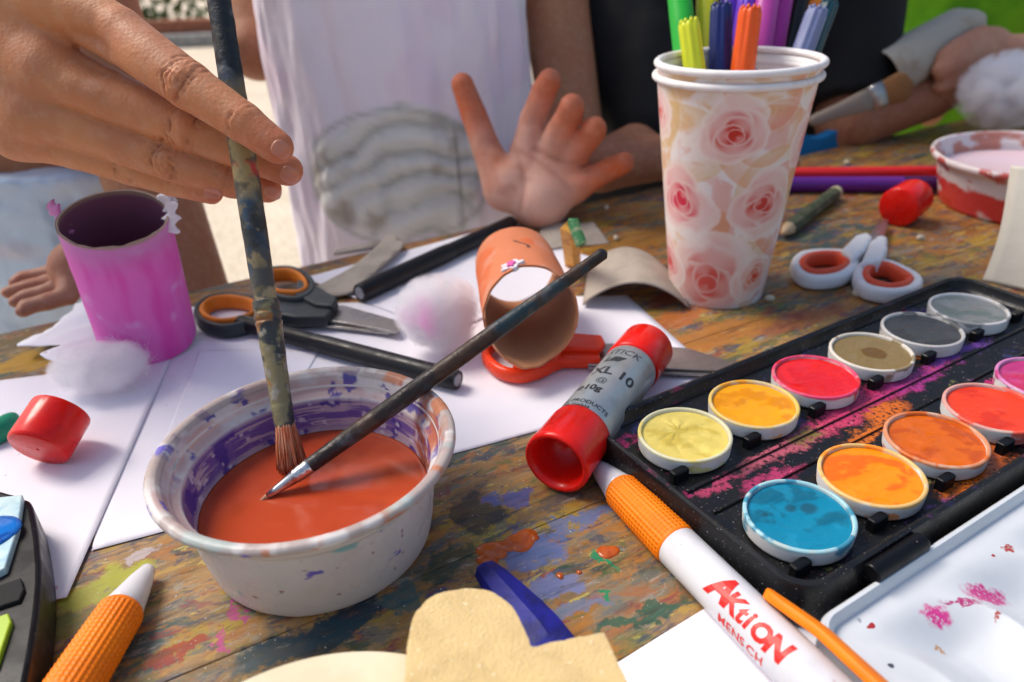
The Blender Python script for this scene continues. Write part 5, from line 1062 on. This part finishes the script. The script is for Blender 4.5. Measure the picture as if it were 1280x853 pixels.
# forearm beyond the fine block: keep it one surface by meshing everything coarsely is wasteful, so the fine block ends inside the sleeve
print('hand verts', len(Vf), __import__('time').time()-t0)
view = nrm(np.array([0, 0, HT])-W(200, 120, 24))
def creases(V, G, lst):
    D = np.zeros(len(V))
    for (pt, ax, nn, width, big, dep, sd_) in lst:
        ax = nrm(ax); q = V-pt; s = q@ax; nn = nrm(nn-np.dot(nn, ax)*ax); lat = np.cross(ax, nn); l = q@lat; on = sst(.0, .5, G@nn)
        s = s+.13*(fbm(V*2.6, 3, sd_)-.5)*2; l = l+.10*(fbm(V*2.2, 2, sd_+5)-.5)*2
        near = sst(1.5, .9, np.abs(l)/width)*(np.linalg.norm(q, axis=1) < 1.7*width); brk = .35+.65*sst(.38, .55, fbm(V*3.1, 2, sd_+9))
        if big:
            e = np.hypot(s/.34, l/(width*.95)); cw = np.abs(s/.34)/(e+1e-6)
            g_ = np.exp(-((e-1)/.12)**2)*sst(.2, .7, cw)+.75*np.exp(-((e-.58)/.12)**2)*sst(.15, .6, cw)+.5*np.exp(-(s/.035)**2)+.4*np.exp(-((e-1.45)/.12)**2)*sst(.4, .8, cw)
            D -= .05*np.exp(-(e/.9)**2)*on*near*(dep > .04)
        else: g_ = np.exp(-((s+.08)/.04)**2)+.6*np.exp(-((s-.10)/.04)**2)
        D += dep*g_*on*near*brk
    return D
G = grad(hand1, Vf)
def fd(ch, k): return ch[k+1]-ch[k-1]
L_ = []
for ch, r, k, dp in ((idx, ri, 2, .045), (mid, rm, 2, .05), (rin, rr_, 2, .05), (pin, rp, 2, .035)):
    L_.append((ch[k], fd(ch, k), view, r[k]*1.05, True, dp*2.6, 11+k))
for ch, r, k, dp in ((idx, ri, 3, .03), (mid, rm, 3, .03), (rin, rr_, 3, .03), (pin, rp, 3, .025)):
    L_.append((ch[k], fd(ch, k), view, r[k]*1.0, False, dp*2.0, 31))
D = creases(Vf, G, L_)
D += .02*(fbm(Vf*2.2, 3, 4)-.5)
# tendon hollows between the knuckles
hol = np.exp(-(np.linalg.norm((Vf-W(112, 58, 23.2))*np.array([.8, 1, 1]), axis=1)/.9)**2)*.36; D += hol*sst(0, .5, G@view)
bump_ = .12*np.exp(-(np.linalg.norm(Vf-W(85, 112, 23.4), axis=1)/.7)**2); D -= bump_*sst(0, .5, G@view)
Vn = Vf-G*D[:, None]
c = np.tile(np.array([.58, .24, .10]), (len(Vn), 1))
def near(V, pt, r): return np.exp(-(np.linalg.norm(V-pt, axis=1)/r)**2)
for ch, k, r, a in [(idx, 4, 1.0, .75), (mid, 4, 1.0, .75), (rin, 4, 1.0, .7), (pin, 4, .8, .7), (idx, 3, .9, .35), (idx, 2, .9, .5), (mid, 2, .9, .45), (rin, 2, .8, .4), (mid, 0, .9, .3), (rin, 3, .9, .4), (mid, 3, .9, .4)]: c = mixc(c, (.48, .10, .045), a*near(Vn, ch[k], r*.9))
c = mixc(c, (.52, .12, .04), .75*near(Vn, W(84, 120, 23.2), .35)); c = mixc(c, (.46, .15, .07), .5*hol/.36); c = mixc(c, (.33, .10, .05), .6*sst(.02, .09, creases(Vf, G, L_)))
c = mixc(c, (.40, .17, .10), .4*sst(.45, .7, fbm(Vn*.5, 3, 9)))
p1 = thing('person', (-60, 25, GZ), 'person whose tanned hand enters at the upper left holding the upright brush', 'person')
mesh('body', (Vn, Ff), M_skin, p1, col=c, org=heel)
# sleeve closes the forearm outside the picture
sl_a, sl_b = W(-250, -125, 26.2), W(-700, -480, 33)
Dd = nrm(sl_b-sl_a); Ls = np.linalg.norm(sl_b-sl_a)
mesh('sleeve', lathe([(2.6, .3), (3.1, 0), (3.3, .2), (3.9, Ls*.5), (4.6, Ls), (0, Ls+2)], 48, o=sl_a, z=Dd), mk('blue_sleeve', (.1, .14, .25), .9), p1)
def nail(fn, px, py, ang, ln, wd, dep, parent, n=12):
    ang = math.radians(ang); ca_, sa_ = math.cos(ang), math.sin(ang); V = []; rings = []; th_ = np.linspace(0, 2*np.pi, 28, endpoint=False)
    for k, rr in enumerate((0, .35, .65, .88, 1.0, 1.06)):
        ring = []
        for a in (th_ if rr > 0 else th_[:1]):
            sx = np.sign(np.cos(a))*abs(np.cos(a))**.75*ln*rr; sy = np.sign(np.sin(a))*abs(np.sin(a))**.75*wd*rr
            x = px+sx*ca_-sy*sa_; y = py+sx*sa_+sy*ca_; q = march(fn, x, y, dep-2.5, dep+2)
            d = nrm(np.array([0, 0, HT])-q); ring.append(len(V)); V.append(q+d*(.018 if rr < .9 else (.006 if rr < 1.03 else -.06)))
        rings.append(ring)
    f = [(rings[0][0], rings[1][(j+1) % 28], rings[1][j]) for j in range(28)]
    for k in range(1, 5): f += [(rings[k][j], rings[k][(j+1) % 28], rings[k+1][(j+1) % 28], rings[k+1][j]) for j in range(28)]
    return mesh('fingernail', fixn((np.array(V), f)), M_nail, parent)
nail(hand1, 351, 187, 38, 12.5, 10.5, 22.4, p1); nail(hand1, 362, 219, 30, 12, 10, 24.7, p1); nail(hand1, 341, 241, 20, 10.5, 8, 25.4, p1); nail(hand1, 265, 242, 12, 10.5, 6, 25.6, p1)
# --- bodies: generic seated child
def body(fn, lo, hi, h, mat, name, parent, colr, seed=1, org=None):
    V, f = nets(fn, lo, hi, h); c = np.tile(np.array(colr), (len(V), 1)); return V, f, c
def head_fn(p, c, r=1.0):
    d = ell(p, c, (6.6*r, 7.6*r, 8.6*r)); d = smin(d, ell(p, c+np.array([0, -1.2, -4.5])*r, (4.6*r, 5*r, 5*r)), 2.0)
    d = smin(d, cone(p, c+np.array([0, -7.2, 0])*r, c+np.array([0, -8.4, -2.2])*r, .6*r, .9*r), .8)
    for s in (-1, 1):
        d = smin(d, ell(p, c+np.array([s*6.7, 0, -1])*r, (.7*r, 1.2*r, 1.8*r)), .3); d = np.maximum(d, -ell(p, c+np.array([s*2.7, -7.6, .3])*r, (1.3*r, .8*r, .7*r)))
    return d
def head_parts(c, r, parent, hair):
    for s in (-1, 1): mesh('eye', lathe([(0, -.9), (.65, -.65), (.9, 0), (.65, .65), (0, .9)], 16, o=c+np.array([s*2.7, -6.6, .3])*r), mk('eye_white', (.7, .7, .7), .2), parent)
    mesh('mouth', sweep(catmull([c+np.array([x, -6.1+.15*x*x, -5.2])*r for x in (-1.8, 0, 1.8)], 5), [.35]*11, n=8), mk('lips', (.5, .12, .1), .5), parent)
    hf = lambda p: np.maximum(ell(p, c+np.array([0, .6, 1.0])*r, (7.4*r, 8.2*r, 9.0*r))+.5*(fbm(p*.5, 2, 3)-.5), np.maximum(-(ell(p, c, (6.4*r, 7.3*r, 8.4*r))), -(p[:, 2]-c[2]-3*r)-(p[:, 1]-c[1]+2)*1.2))
    V, f = nets(hf, c-np.array([10, 10, 11])*r, c+np.array([10, 11, 12])*r, .6); mesh('hair', (V, f), mk('dark_hair', hair, .5, bump=[(300, .6, .002)]), parent)
# --- child in the white shirt with raised paint stained palm
S1 = np.array([-6.9, 55.5, 0]); BR = (.38, .17, .085)
th2, r2_ = Wc([(630, 238, 45.6, 1.25), (608, 186, 45.6, .88), (592, 143, 45.3, .78), (578, 106, 44.9, .70)])
f2a, r2a = Wc([(660, 188, 45.6, 1.05), (667, 150, 45.0, .84), (680, 114, 44.2, .76), (687, 101, 43.8, .70)])
f2b, r2b = Wc([(688, 194, 45.5, 1.05), (699, 166, 44.2, .82), (712, 143, 42.8, .76), (715, 133, 42.2, .72)])
f2c, r2c = Wc([(710, 208, 45.5, 1.0), (726, 184, 44.3, .78), (741, 166, 42.9, .72), (743, 161, 42.4, .70)])
f2d, r2d = Wc([(718, 234, 45.4, 1.0), (742, 222, 44.8, .76), (764, 211, 44.2, .68), (780, 204, 43.8, .64)])
hl2, wr2, el2, sh2 = W(676, 252, 45.6), W(694, 275, 48.2), W(718, 215, 55), W(690, -20, 55)
hl2[2] = max(hl2[2], 1.3); wr2[2] = max(wr2[2], 1.6); el2[2] = 2.0
el1, sh1, wr1 = W(322, 62, 53), W(312, -70, 54), W(430, 60, 58)
def girl(p):
    pal = None
    for a, ra in ((f2a[0], .9), (f2b[0], .9), (f2c[0], .85), (f2d[0], .85)):
        c = cone(p, hl2, a, 1.35, ra); pal = c if pal is None else smin(pal, c, .8)
    pal = smin(pal, cone(p, hl2, th2[0], 1.3, 1.15), .5)
    pal = smin(pal, cone(p, th2[0]+np.array([.4, 0, .6]), f2a[0]+np.array([-.3, 0, -.6]), 1.15, .8), .6)
    fg = np.minimum(np.minimum(chain(p, f2a, r2a), chain(p, f2b, r2b)), np.minimum(chain(p, f2c, r2c), chain(p, f2d, r2d)))
    d = smin(pal, smin(fg, chain(p, th2, r2_), .1), .35)
    d = smin(d, cone(p, hl2, wr2, 1.4, 1.45), .6); d = smin(d, cone(p, wr2, el2, 1.5, 2.1), .5); d = smin(d, cone(p, el2, sh2, 2.2, 2.5), .6)
    arm = smin(cone(p, sh1, el1, 2.5, 2.0), cone(p, el1, wr1, 2.0, 1.5), .6)
    tor = ell(p, S1+np.array([0, 0, 8]), (8.0, 5.0, 11)); tor = smin(tor, ell(p, S1+np.array([0, 0, -9]), (8.0, 5.2, 11)), 3)
    tor = smin(tor, cone(p, sh1, sh2, 2.6, 2.6), 2); tor = smin(tor, cone(p, S1+np.array([0, 0, 15]), S1+np.array([0, 0, 21]), 2.8, 2.6), 1.5)
    tor = smin(tor, head_fn(p, S1+np.array([0, -1, 28]), .95), 1.2)
    for s in (-1, 1): tor = smin(tor, cone(p, S1+np.array([s*4.5, 0, -19]), S1+np.array([s*5, -10, -19]), 4.5, 3.6), 2); tor = np.minimum(tor, cone(p, S1+np.array([s*5, -10, -19]), S1+np.array([s*5, -8, -44]), 3.6, 2.0))
    return smin(np.minimum(d, arm), tor, .8)
t0 = __import__('time').time()
hlo, hhi = W(676, 252, 45.6)-np.array([8, 6, 4]), W(676, 180, 45)+np.array([8, 4.5, 8])
V, f = nets(girl, S1-np.array([18, 16, 48]), S1+np.array([20, 12, 40]), .2); print('girl', len(V), __import__('time').time()-t0)
p2 = thing('person', (S1[0], S1[1], GZ), 'small child in a sleeveless white shirt raising one orange stained palm', 'person')
Gg = grad(girl, V); Lg = []
for ch, r in ((f2a, r2a), (f2b, r2b), (f2c, r2c), (f2d, r2d), (th2, r2_)):
    for k in (1, 2): Lg.append((ch[k], fd(ch, k), view, r[k], False, .09, 41+k))
Dg = creases(V, Gg, Lg)
def lines(V, pts, w):
    best = np.full(len(V), 9.)
    for a, b in zip(pts[:-1], pts[1:]): best = np.minimum(best, cone(V, a, b, 0, 0))
    return np.exp(-(best/w)**2)
pl = np.zeros(len(V)); vis = sst(0, .4, Gg@view)
for ln_ in ([(640, 182), (652, 205), (655, 235), (650, 262)], [(650, 190), (678, 205), (705, 226), (716, 240)], [(668, 186), (692, 198), (720, 205), (735, 212)]):
    pts_ = []
    for q in catmull([(a, b, 0) for a, b in ln_], 4): pts_.append(march(girl, q[0], q[1], 41, 50))
    pl = np.maximum(pl, lines(V, pts_, .16))
pl = pl*vis*(.5+.5*fbm(V*1.2, 2, 7)); Dg = Dg+.13*pl+.06*(fbm(V*.9, 3, 6)-.5)*(np.linalg.norm(V-W(680, 200, 45), axis=1) < 10)
c = np.tile(np.array(BR), (len(V), 1)); hm = sst(12.5, 10.5, np.linalg.norm(V-W(680, 200, 45), axis=1))*(V[:, 1] < 47.5)
c = mixc(c, (.72, .40, .31), .95*hm)
for ch, k, r in [(th2, 3, 2.0), (th2, 2, 1.3), (f2a, 3, 1.7), (f2b, 3, 1.3), (f2c, 3, 1.3), (f2d, 3, 1.8), (f2d, 2, 1.5), (f2d, 1, 1.3)]: c = mixc(c, (.62, .12, .03), .95*near(V, ch[k], r*1.15))
c = mixc(c, (.66, .16, .06), .85*near(V, W(735, 238, 44.6), 1.6)); c = mixc(c, (.6, .17, .06), .8*near(V, W(622, 198, 44.5), .8)); c = mixc(c, (.50, .17, .10), .5*hm*sst(.5, .65, fbm(V*.8, 3, 3)))
c = mixc(c, (.46, .15, .09), .6*pl); c = mixc(c, (.80, .52, .42), .5*hm*near(V, W(700, 250, 44.5), 1.8))
V = V-Gg*Dg[:, None]
mesh('body', (V, f), M_skin, p2, col=c, org=S1)
# shirt: own cloth surface around the trunk with real folds
def shirt_fn(c0, w, dpt, zt, zb, fl=1.0):
    def fn(p):
        q = p-c0; tt_ = np.clip((zt-q[:, 2])/(zt-zb), 0, 1); rx = w*(.93+.13*tt_*fl); ry = dpt*(.95+.16*tt_*fl)
        k = np.sqrt((q[:, 0]/rx)**2+(q[:, 1]/ry)**2)+1e-6
        d = (k-1)*np.minimum(rx, ry)*.95; d = np.maximum(d, q[:, 2]-zt+.06*q[:, 0]**2*(np.abs(q[:, 0]) > 0)*.15); return np.maximum(d, zb-q[:, 2])
    return fn
sf = shirt_fn(S1+np.array([0, .3, 0]), 9.8, 6.4, 15.0, -30)
V, f = nets(sf, S1-np.array([13, 10, 32]), S1+np.array([13, 10, 17]), .28); Gs = grad(sf, V); q = V-S1
fold = .35*sst(.5, .8, fbm(np.c_[q[:, 0]*.9+3, q[:, 1]*.2, q[:, 2]*.07], 3, 25))*sst(0, 12, q[:, 2])+.55*(fbm(np.c_[q[:, 0]*.55, q[:, 1]*.3, q[:, 2]*.10], 3, 5)-.5)+.28*(fbm(np.c_[q[:, 0]*1.3, q[:, 1]*.4, q[:, 2]*.22], 3, 15)-.5)
pk = W(495, 232, 49); pd = np.linalg.norm((V-pk)*np.array([.16, .0, .22]), axis=1); pm = sst(1.10, .92, pd+.5*(fbm(V*.35, 3, 8)-.5))*(V[:, 1] < S1[1])
ang = np.arctan2(V[:, 2]-pk[2]+5, (V[:, 0]-pk[0])*.8); rad = np.hypot(V[:, 0]-pk[0]-2, (V[:, 2]-pk[2]+6)*1.1)
cr_ = np.sin(rad*3.0+2.0*fbm(V*.3, 2, 21)*4); fold = fold*2.0+pm*(.09*cr_+.2*np.exp(-((V[:, 0]-pk[0]-4)/.35)**2))
V = V+Gs*(fold*1.0)[:, None]
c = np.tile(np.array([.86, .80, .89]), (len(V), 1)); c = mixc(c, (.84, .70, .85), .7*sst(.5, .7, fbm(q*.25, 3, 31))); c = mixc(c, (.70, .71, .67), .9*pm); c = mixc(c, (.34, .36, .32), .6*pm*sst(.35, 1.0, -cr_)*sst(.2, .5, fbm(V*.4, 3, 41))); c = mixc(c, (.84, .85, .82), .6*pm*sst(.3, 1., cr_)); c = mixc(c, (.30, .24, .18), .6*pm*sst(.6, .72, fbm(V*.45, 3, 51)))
c = mixc(c, (.25, .24, .22), .8*pm*np.exp(-((V[:, 0]-pk[0]-4.05)/.12)**2)); c = mixc(c, (.40, .42, .38), .7*sst(.06, .0, np.abs(pd-1.0))*(V[:, 1] < S1[1]))
M_cloth = mk('cotton_cloth', attr=True, rough=.92, sheen=.2, bump=[(900, .35, .0005), (120, .3, .002)])
mesh('shirt', (V, f), M_cloth, p2, col=c, org=S1); head_parts(S1+np.array([0, -1, 28]), .95, p2, (.03, .02, .012))
# --- child at the left in the pale blue dress, hand resting on the table edge
S2 = np.array([-31.5, 50.5, 0])
e3, w3, s3_ = W(243, 395, 44.5), W(118, 372, 40.5), S2+np.array([6.0, 1, 16]); w3[2] = max(w3[2], 1.3)
hk = W(108, 374, 40.0); hk[2] = max(hk[2], 1.4)
FI = [Wc([(90, 352+10*k, 41.0-.95*k, .50), (62, 350+12*k, 40.9-1.1*k, .44), (36-4*abs(k-1)+k*3, 356+12*k, 40.6-1.1*k, .40), (14+9*abs(k-1), 366+11*k, 40.3-1.1*k, .34)]) for k in range(4)]
for l, r in FI:
    for i_, q_ in enumerate(l): q_[2] = max(q_[2], r[i_]+.12)
def kid(p):
    d = smin(cone(p, e3, w3, 2.1, 1.35), cone(p, w3, hk, 1.35, 1.3), .5)
    for l, r in FI: d = smin(d, cone(p, hk, l[0], .95, .52), .12); d = smin(d, chain(p, l, r), .05)
    d = smin(d, cone(p, s3_, e3, 2.8, 2.4), .8)
    tor = ell(p, S2+np.array([0, 0, 7]), (7.6, 5, 11)); tor = smin(tor, ell(p, S2+np.array([0, 0, -9]), (7.8, 5.2, 11)), 3); tor = smin(tor, cone(p, S2+np.array([-7, 0, 15]), s3_, 2.6, 2.6), 2)
    tor = smin(tor, cone(p, S2+np.array([0, 0, 15]), S2+np.array([0, 0, 21]), 2.8, 2.6), 1.5); tor = smin(tor, head_fn(p, S2+np.array([0, -1, 28]), .95), 1.2)
    arm = smin(cone(p, S2+np.array([-8, 0, 14]), S2+np.array([-12, -3, 2]), 2.6, 2.1), cone(p, S2+np.array([-12, -3, 2]), S2+np.array([-6, -10, 1.6]), 2.1, 1.4), .6)
    for s in (-1, 1): tor = smin(tor, cone(p, S2+np.array([s*4.5, 0, -19]), S2+np.array([s*5, -10, -19]), 4.5, 3.6), 2); tor = np.minimum(tor, cone(p, S2+np.array([s*5, -10, -19]), S2+np.array([s*5, -8, -44]), 3.6, 2.0))
    return smin(smin(d, tor, .8), arm, .8)
V, f = nets(kid, S2-np.array([18, 20, 48]), S2+np.array([18, 12, 40]), .2)
p3 = thing('person', (S2[0], S2[1], GZ), 'child in a pale blue dress behind the pink tube, hand on the table', 'person')
c = mixc(np.tile(np.array([.38, .16, .075]), (len(V), 1)), (.45, .2, .13), .8*sst(6.5, 4.5, np.linalg.norm(V-W(50, 372, 39), axis=1))); mesh('body', (V, f), M_skin, p3, col=c, org=S2)
sf = shirt_fn(S2+np.array([.3, -.4, 0]), 10.0, 6.6, W(80, 222, 44)[2], -30, 1.0)
V, f = nets(sf, S2-np.array([15, 11, 32]), S2+np.array([13, 10, 17]), .3); Gs = grad(sf, V); q = V-S2
V = V+Gs*(.7*(fbm(q*np.array([.3, .3, .45]), 3, 5)-.5)+.3*(fbm(q*1.0, 3, 15)-.5))[:, None]
c = np.tile(np.array([.60, .72, .84]), (len(V), 1)); c = mixc(c, (.66, .62, .68), .8*sst(.48, .62, fbm(q*np.array([.2, .2, .4]), 3, 61))); c = mixc(c, (.22, .32, .45), .5*sst(.55, .75, fbm(q*.5, 3, 71)))
mesh('dress', (V, f), M_cloth, p3, col=c, org=S2); head_parts(S2+np.array([0, -1, 28]), .95, p3, (.05, .03, .02))
# --- person in black behind the cup
S4 = W(880, 60, 66); S4[2] = 0
e4, w4, s4 = W(1060, 152, 60), W(1160, 120, 60), S4+np.array([11, 0, 17])
e5, w5, s5 = W(890, 228, 54), W(770, 228, 52), S4+np.array([-11, 0, 17]); w5b = W(748, 232, 51)
for q_ in (e5, w5, w5b): q_[2] = 1.75
elb5 = w5+np.array([3.5, 4.5, .3])
hnd4 = W(1178, 114, 60.5)
def big(p):
    d = smin(cone(p, s4, e4, 4.0, 2.3), cone(p, e4, w4, 2.4, 1.9), .8); d = smin(d, cone(p, w4, hnd4, 1.8, 1.7), .5)
    fore = smin(cone(p, s5, elb5, 3.6, 2.0), cone(p, elb5, w5b, 1.8, 1.65), .5); d = np.minimum(d, fore)
    h2 = cone(p, w5b, e5, 1.65, 1.5); d = smin(d, h2, .5)
    for k in range(4): b = e5+np.array([1+.2*k, .6*k-1.0, .2-.2*k]); d = smin(d, chain(p, [b, b+np.array([2.2, -.3, -.3]), b+np.array([4.0, -.8, -.9])], [.8, .7, .55]), .15)
    tor = ell(p, S4+np.array([0, 0, 6]), (11.5, 6.5, 15)); tor = smin(tor, cone(p, s5, s4, 4, 4), 2); tor = smin(tor, ell(p, S4+np.array([0, 0, -14]), (11, 7, 14)), 3)
    tor = smin(tor, cone(p, S4+np.array([0, 0, 18]), S4+np.array([0, 0, 26]), 3.6, 3.4), 1.5); tor = smin(tor, head_fn(p, S4+np.array([0, -1, 35]), 1.1), 1.2)
    for s in (-1, 1): tor = smin(tor, cone(p, S4+np.array([s*6, 0, -26]), S4+np.array([s*7, -8, -26]), 6, 4.6), 2); tor = np.minimum(tor, cone(p, S4+np.array([s*7, -8, -26]), S4+np.array([s*7, -8, -66]), 4.2, 2.6))
    return smin(d, tor, .8)
V, f = nets(big, S4-np.array([30, 24, 70]), S4+np.array([30, 14, 50]), .42)
p4 = thing('person', (S4[0], S4[1], GZ), 'person in a black top sitting behind the rose patterned paper cups', 'person')
mesh('body', (V, f), M_skin, p4, col=np.tile(np.array([.34, .14, .075]), (len(V), 1)), org=S4)
def top4(p):
    q = p-S4; sf = shirt_fn(S4, 14.6, 8.6, 20, -34, .6)(p); a = cone(p, s4, s4+(e4-s4)*.93, 5.2, 3.6); a = np.maximum(a, (p-(s4+(e4-s4)*.93))@nrm(e4-s4)); b_ = cone(p, s5, elb5+np.array([0, .8, .6]), 5.4, 3.3)
    return smin(smin(sf, a, 1.5), b_, 1.5)
V, f = nets(top4, S4-np.array([26, 22, 36]), S4+np.array([30, 14, 26]), .42); Gs = grad(top4, V); V = V+Gs*(.9*(fbm(V*np.array([.25, .25, .12]), 3, 5)-.5))[:, None]
mesh('top', (V, f), mk('black_cloth', (.008, .008, .009), .9, bump=[(200, .3, .001)]), p4, org=S4); head_parts(S4+np.array([0, -1, 35]), 1.1, p4, (.02, .012, .01))
V, f = sheet(W(950, 218, 58.5), W(1058, 192, 60), W(1052, 166, 58.5), W(960, 166, 57.5), 30, 20, lambda u, v: .5*np.sin(u*7)*v)
o = mesh('blue_shorts', (V, f), mk('bright_blue_cloth', (.01, .17, .42), .85, bump=[(200, .4, .001)]), p4); solid(o, .8)
# --- person in the green shirt at the right, holding cotton and a cardboard tube
S5 = W(1235, 20, 86); S5[2] = 0
hb = W(1248, 74, 61)
Fg = [Wc([(1243, 52+13*k, 61-.3*k, 1.15), (1226-3*k, 48+16*k, 58.5-.3*k, .95), (1200-4*k, 60+16*k, 57.2, .85), (1181-6*k, 71+17*k, 57.0, .70)]) for k in (0, 1)]+[Wc([(1246, 84, 62.5, 1.1), (1226, 92, 59.5, .95), (1200, 98, 58.2, .85), (1176, 108, 57.8, .7)]), Wc([(1246, 96, 63, 1.0), (1222, 108, 60.4, .85), (1196, 116, 59.2, .75), (1174, 124, 58.8, .62)])]
we, ee, se = W(1290, 70, 64), W(1420, 110, 72), S5+np.array([13, 0, 19])
def gr(p):
    d = cone(p, hb, we, 1.9, 1.8)
    for l, r in Fg: d = smin(d, chain(p, l, r), .15)
    d = smin(d, cone(p, we, ee, 1.8, 2.8), .5); d = smin(d, cone(p, ee, se, 2.8, 4.0), .8)
    tor = ell(p, S5+np.array([0, 0, 6]), (12, 6.5, 15)); tor = smin(tor, cone(p, S5+np.array([-13, 0, 19]), se, 4, 4), 2); tor = smin(tor, ell(p, S5+np.array([0, 0, -14]), (11, 7, 14)), 3)
    tor = smin(tor, cone(p, S5+np.array([0, 0, 20]), S5+np.array([0, 0, 28]), 3.6, 3.4), 1.5); tor = smin(tor, head_fn(p, S5+np.array([0, -1, 37]), 1.1), 1.2)
    arm = smin(cone(p, S5+np.array([-13, 0, 18]), S5+np.array([-15, 2, 2]), 3.6, 2.8), cone(p, S5+np.array([-15, 2, 2]), S5+np.array([-8, -6, -4]), 2.8, 1.9), .6)
    for s in (-1, 1): tor = smin(tor, cone(p, S5+np.array([s*6, 0, -26]), S5+np.array([s*7, -8, -26]), 6, 4.6), 2); tor = np.minimum(tor, cone(p, S5+np.array([s*7, -8, -26]), S5+np.array([s*7, -8, -66]), 4.2, 2.6))
    return smin(smin(d, tor, .8), arm, .8)
V, f = nets(gr, S5-np.array([32, 38, 70]), S5+np.array([34, 14, 50]), .42)
p5 = thing('person', (S5[0], S5[1], GZ), 'person in a bright green shirt at the top right holding a tube', 'person')
c = mixc(np.tile(np.array([.50, .23, .14]), (len(V), 1)), (.55, .22, .15), .7*near(V, W(1185, 78, 60), 2)); mesh('body', (V, f), M_skin, p5, col=c, org=S5)
def top5(p):
    sf = shirt_fn(S5, 15.5, 8.6, 21, -40, .6)(p); a = cone(p, se, se+(ee-se)*.3, 5.2, 5.0); b_ = cone(p, S5+np.array([-13, 0, 18]), S5+np.array([-15, 1, 8]), 5, 4.6); return smin(smin(sf, np.maximum(a, (p-(se+(ee-se)*.4))@nrm(ee-se)), 1.5), np.maximum(b_, -(p[:, 2]-8)), 1.5)
V, f = nets(top5, S5-np.array([30, 22, 42]), S5+np.array([34, 14, 28]), .45); Gs = grad(top5, V); V = V+Gs*(1.1*(fbm(V*np.array([.22, .22, .1]), 3, 5)-.5))[:, None]
mesh('shirt', (V, f), mk('green_cloth', (.14, .40, .008), .85, mott=[(20, (.08, .28, .005), .45, .7)], bump=[(200, .3, .001)]), p5, org=S5); head_parts(S5+np.array([0, -1, 37]), 1.1, p5, (.05, .03, .015))
# what they hold
A = W(1098, 96, 57.5); B = W(1226, 24, 61.5); D = nrm(B-A); L = np.linalg.norm(B-A)
pf = [(1.95, 0), (2.0, .1), (1.95, L*.75), (1.2, L*.9), (.5, L), (.42, L), (1.1, L*.9), (1.83, L*.74), (1.86, .1), (1.86, 0), (1.95, 0)]
V, f = lathe_open(pf, 64, o=A, z=D, rfun=lambda R_, A_, Z: R_*(1+.04*np.sin(A_*2+Z*.3))); V = V+.25*(np.stack([fbm(V*.5, 2, k) for k in (1, 2, 3)], 1)-.5)
o = mesh('cardboard_tube', (V, f), mk('grey_roll_card', (.40, .36, .30), .85, mott=[(25, (.34, .26, .19), .5, .65)]), sharp=50); tag(o, 'grey unpainted cardboard tube with a torn far end held by the person in green', 'cardboard tube')
A = W(1012, 153, 54.5); B = W(1140, 104, 54); D = nrm(B-A); L = np.linalg.norm(B-A)
t = thing('paint_brush', A, 'flat brush with a pale handle and brown bristles held against the grey cardboard tube', 'paintbrush')
x_, y_, z_ = frame(D, (.2, -1, .2))
def blade(ws): 
    pts = [A+D*s for s, _ in ws]; return sweep(pts, [w for _, w in ws], [.22]*len(ws), n=16, up=(.1, -1, .3))
mesh('handle', blade([(0, .25), (.3, .42), (L*.3, .55), (L*.5, .75), (L*.62, .8)]), mk('grey_wood', (.24, .19, .15), .6), t)
mesh('ferrule', blade([(L*.6, .86), (L*.74, .95)]), M_steel, t); mesh('bristles', blade([(L*.74, .9), (L*.9, 1.1), (L*.97, .8), (L, .15)]), mk('brown_bristles', (.22, .10, .035), .8, bump=[(400, .8, .001)]), t)
ct = W(1260, 122, 56); cotton('cotton_ball', ct-np.array([0, 0, 2.6]), (4.2, 2.8, 3.1), 21, 'large white cotton clump held at the right edge above the pink pot', group='cotton balls')
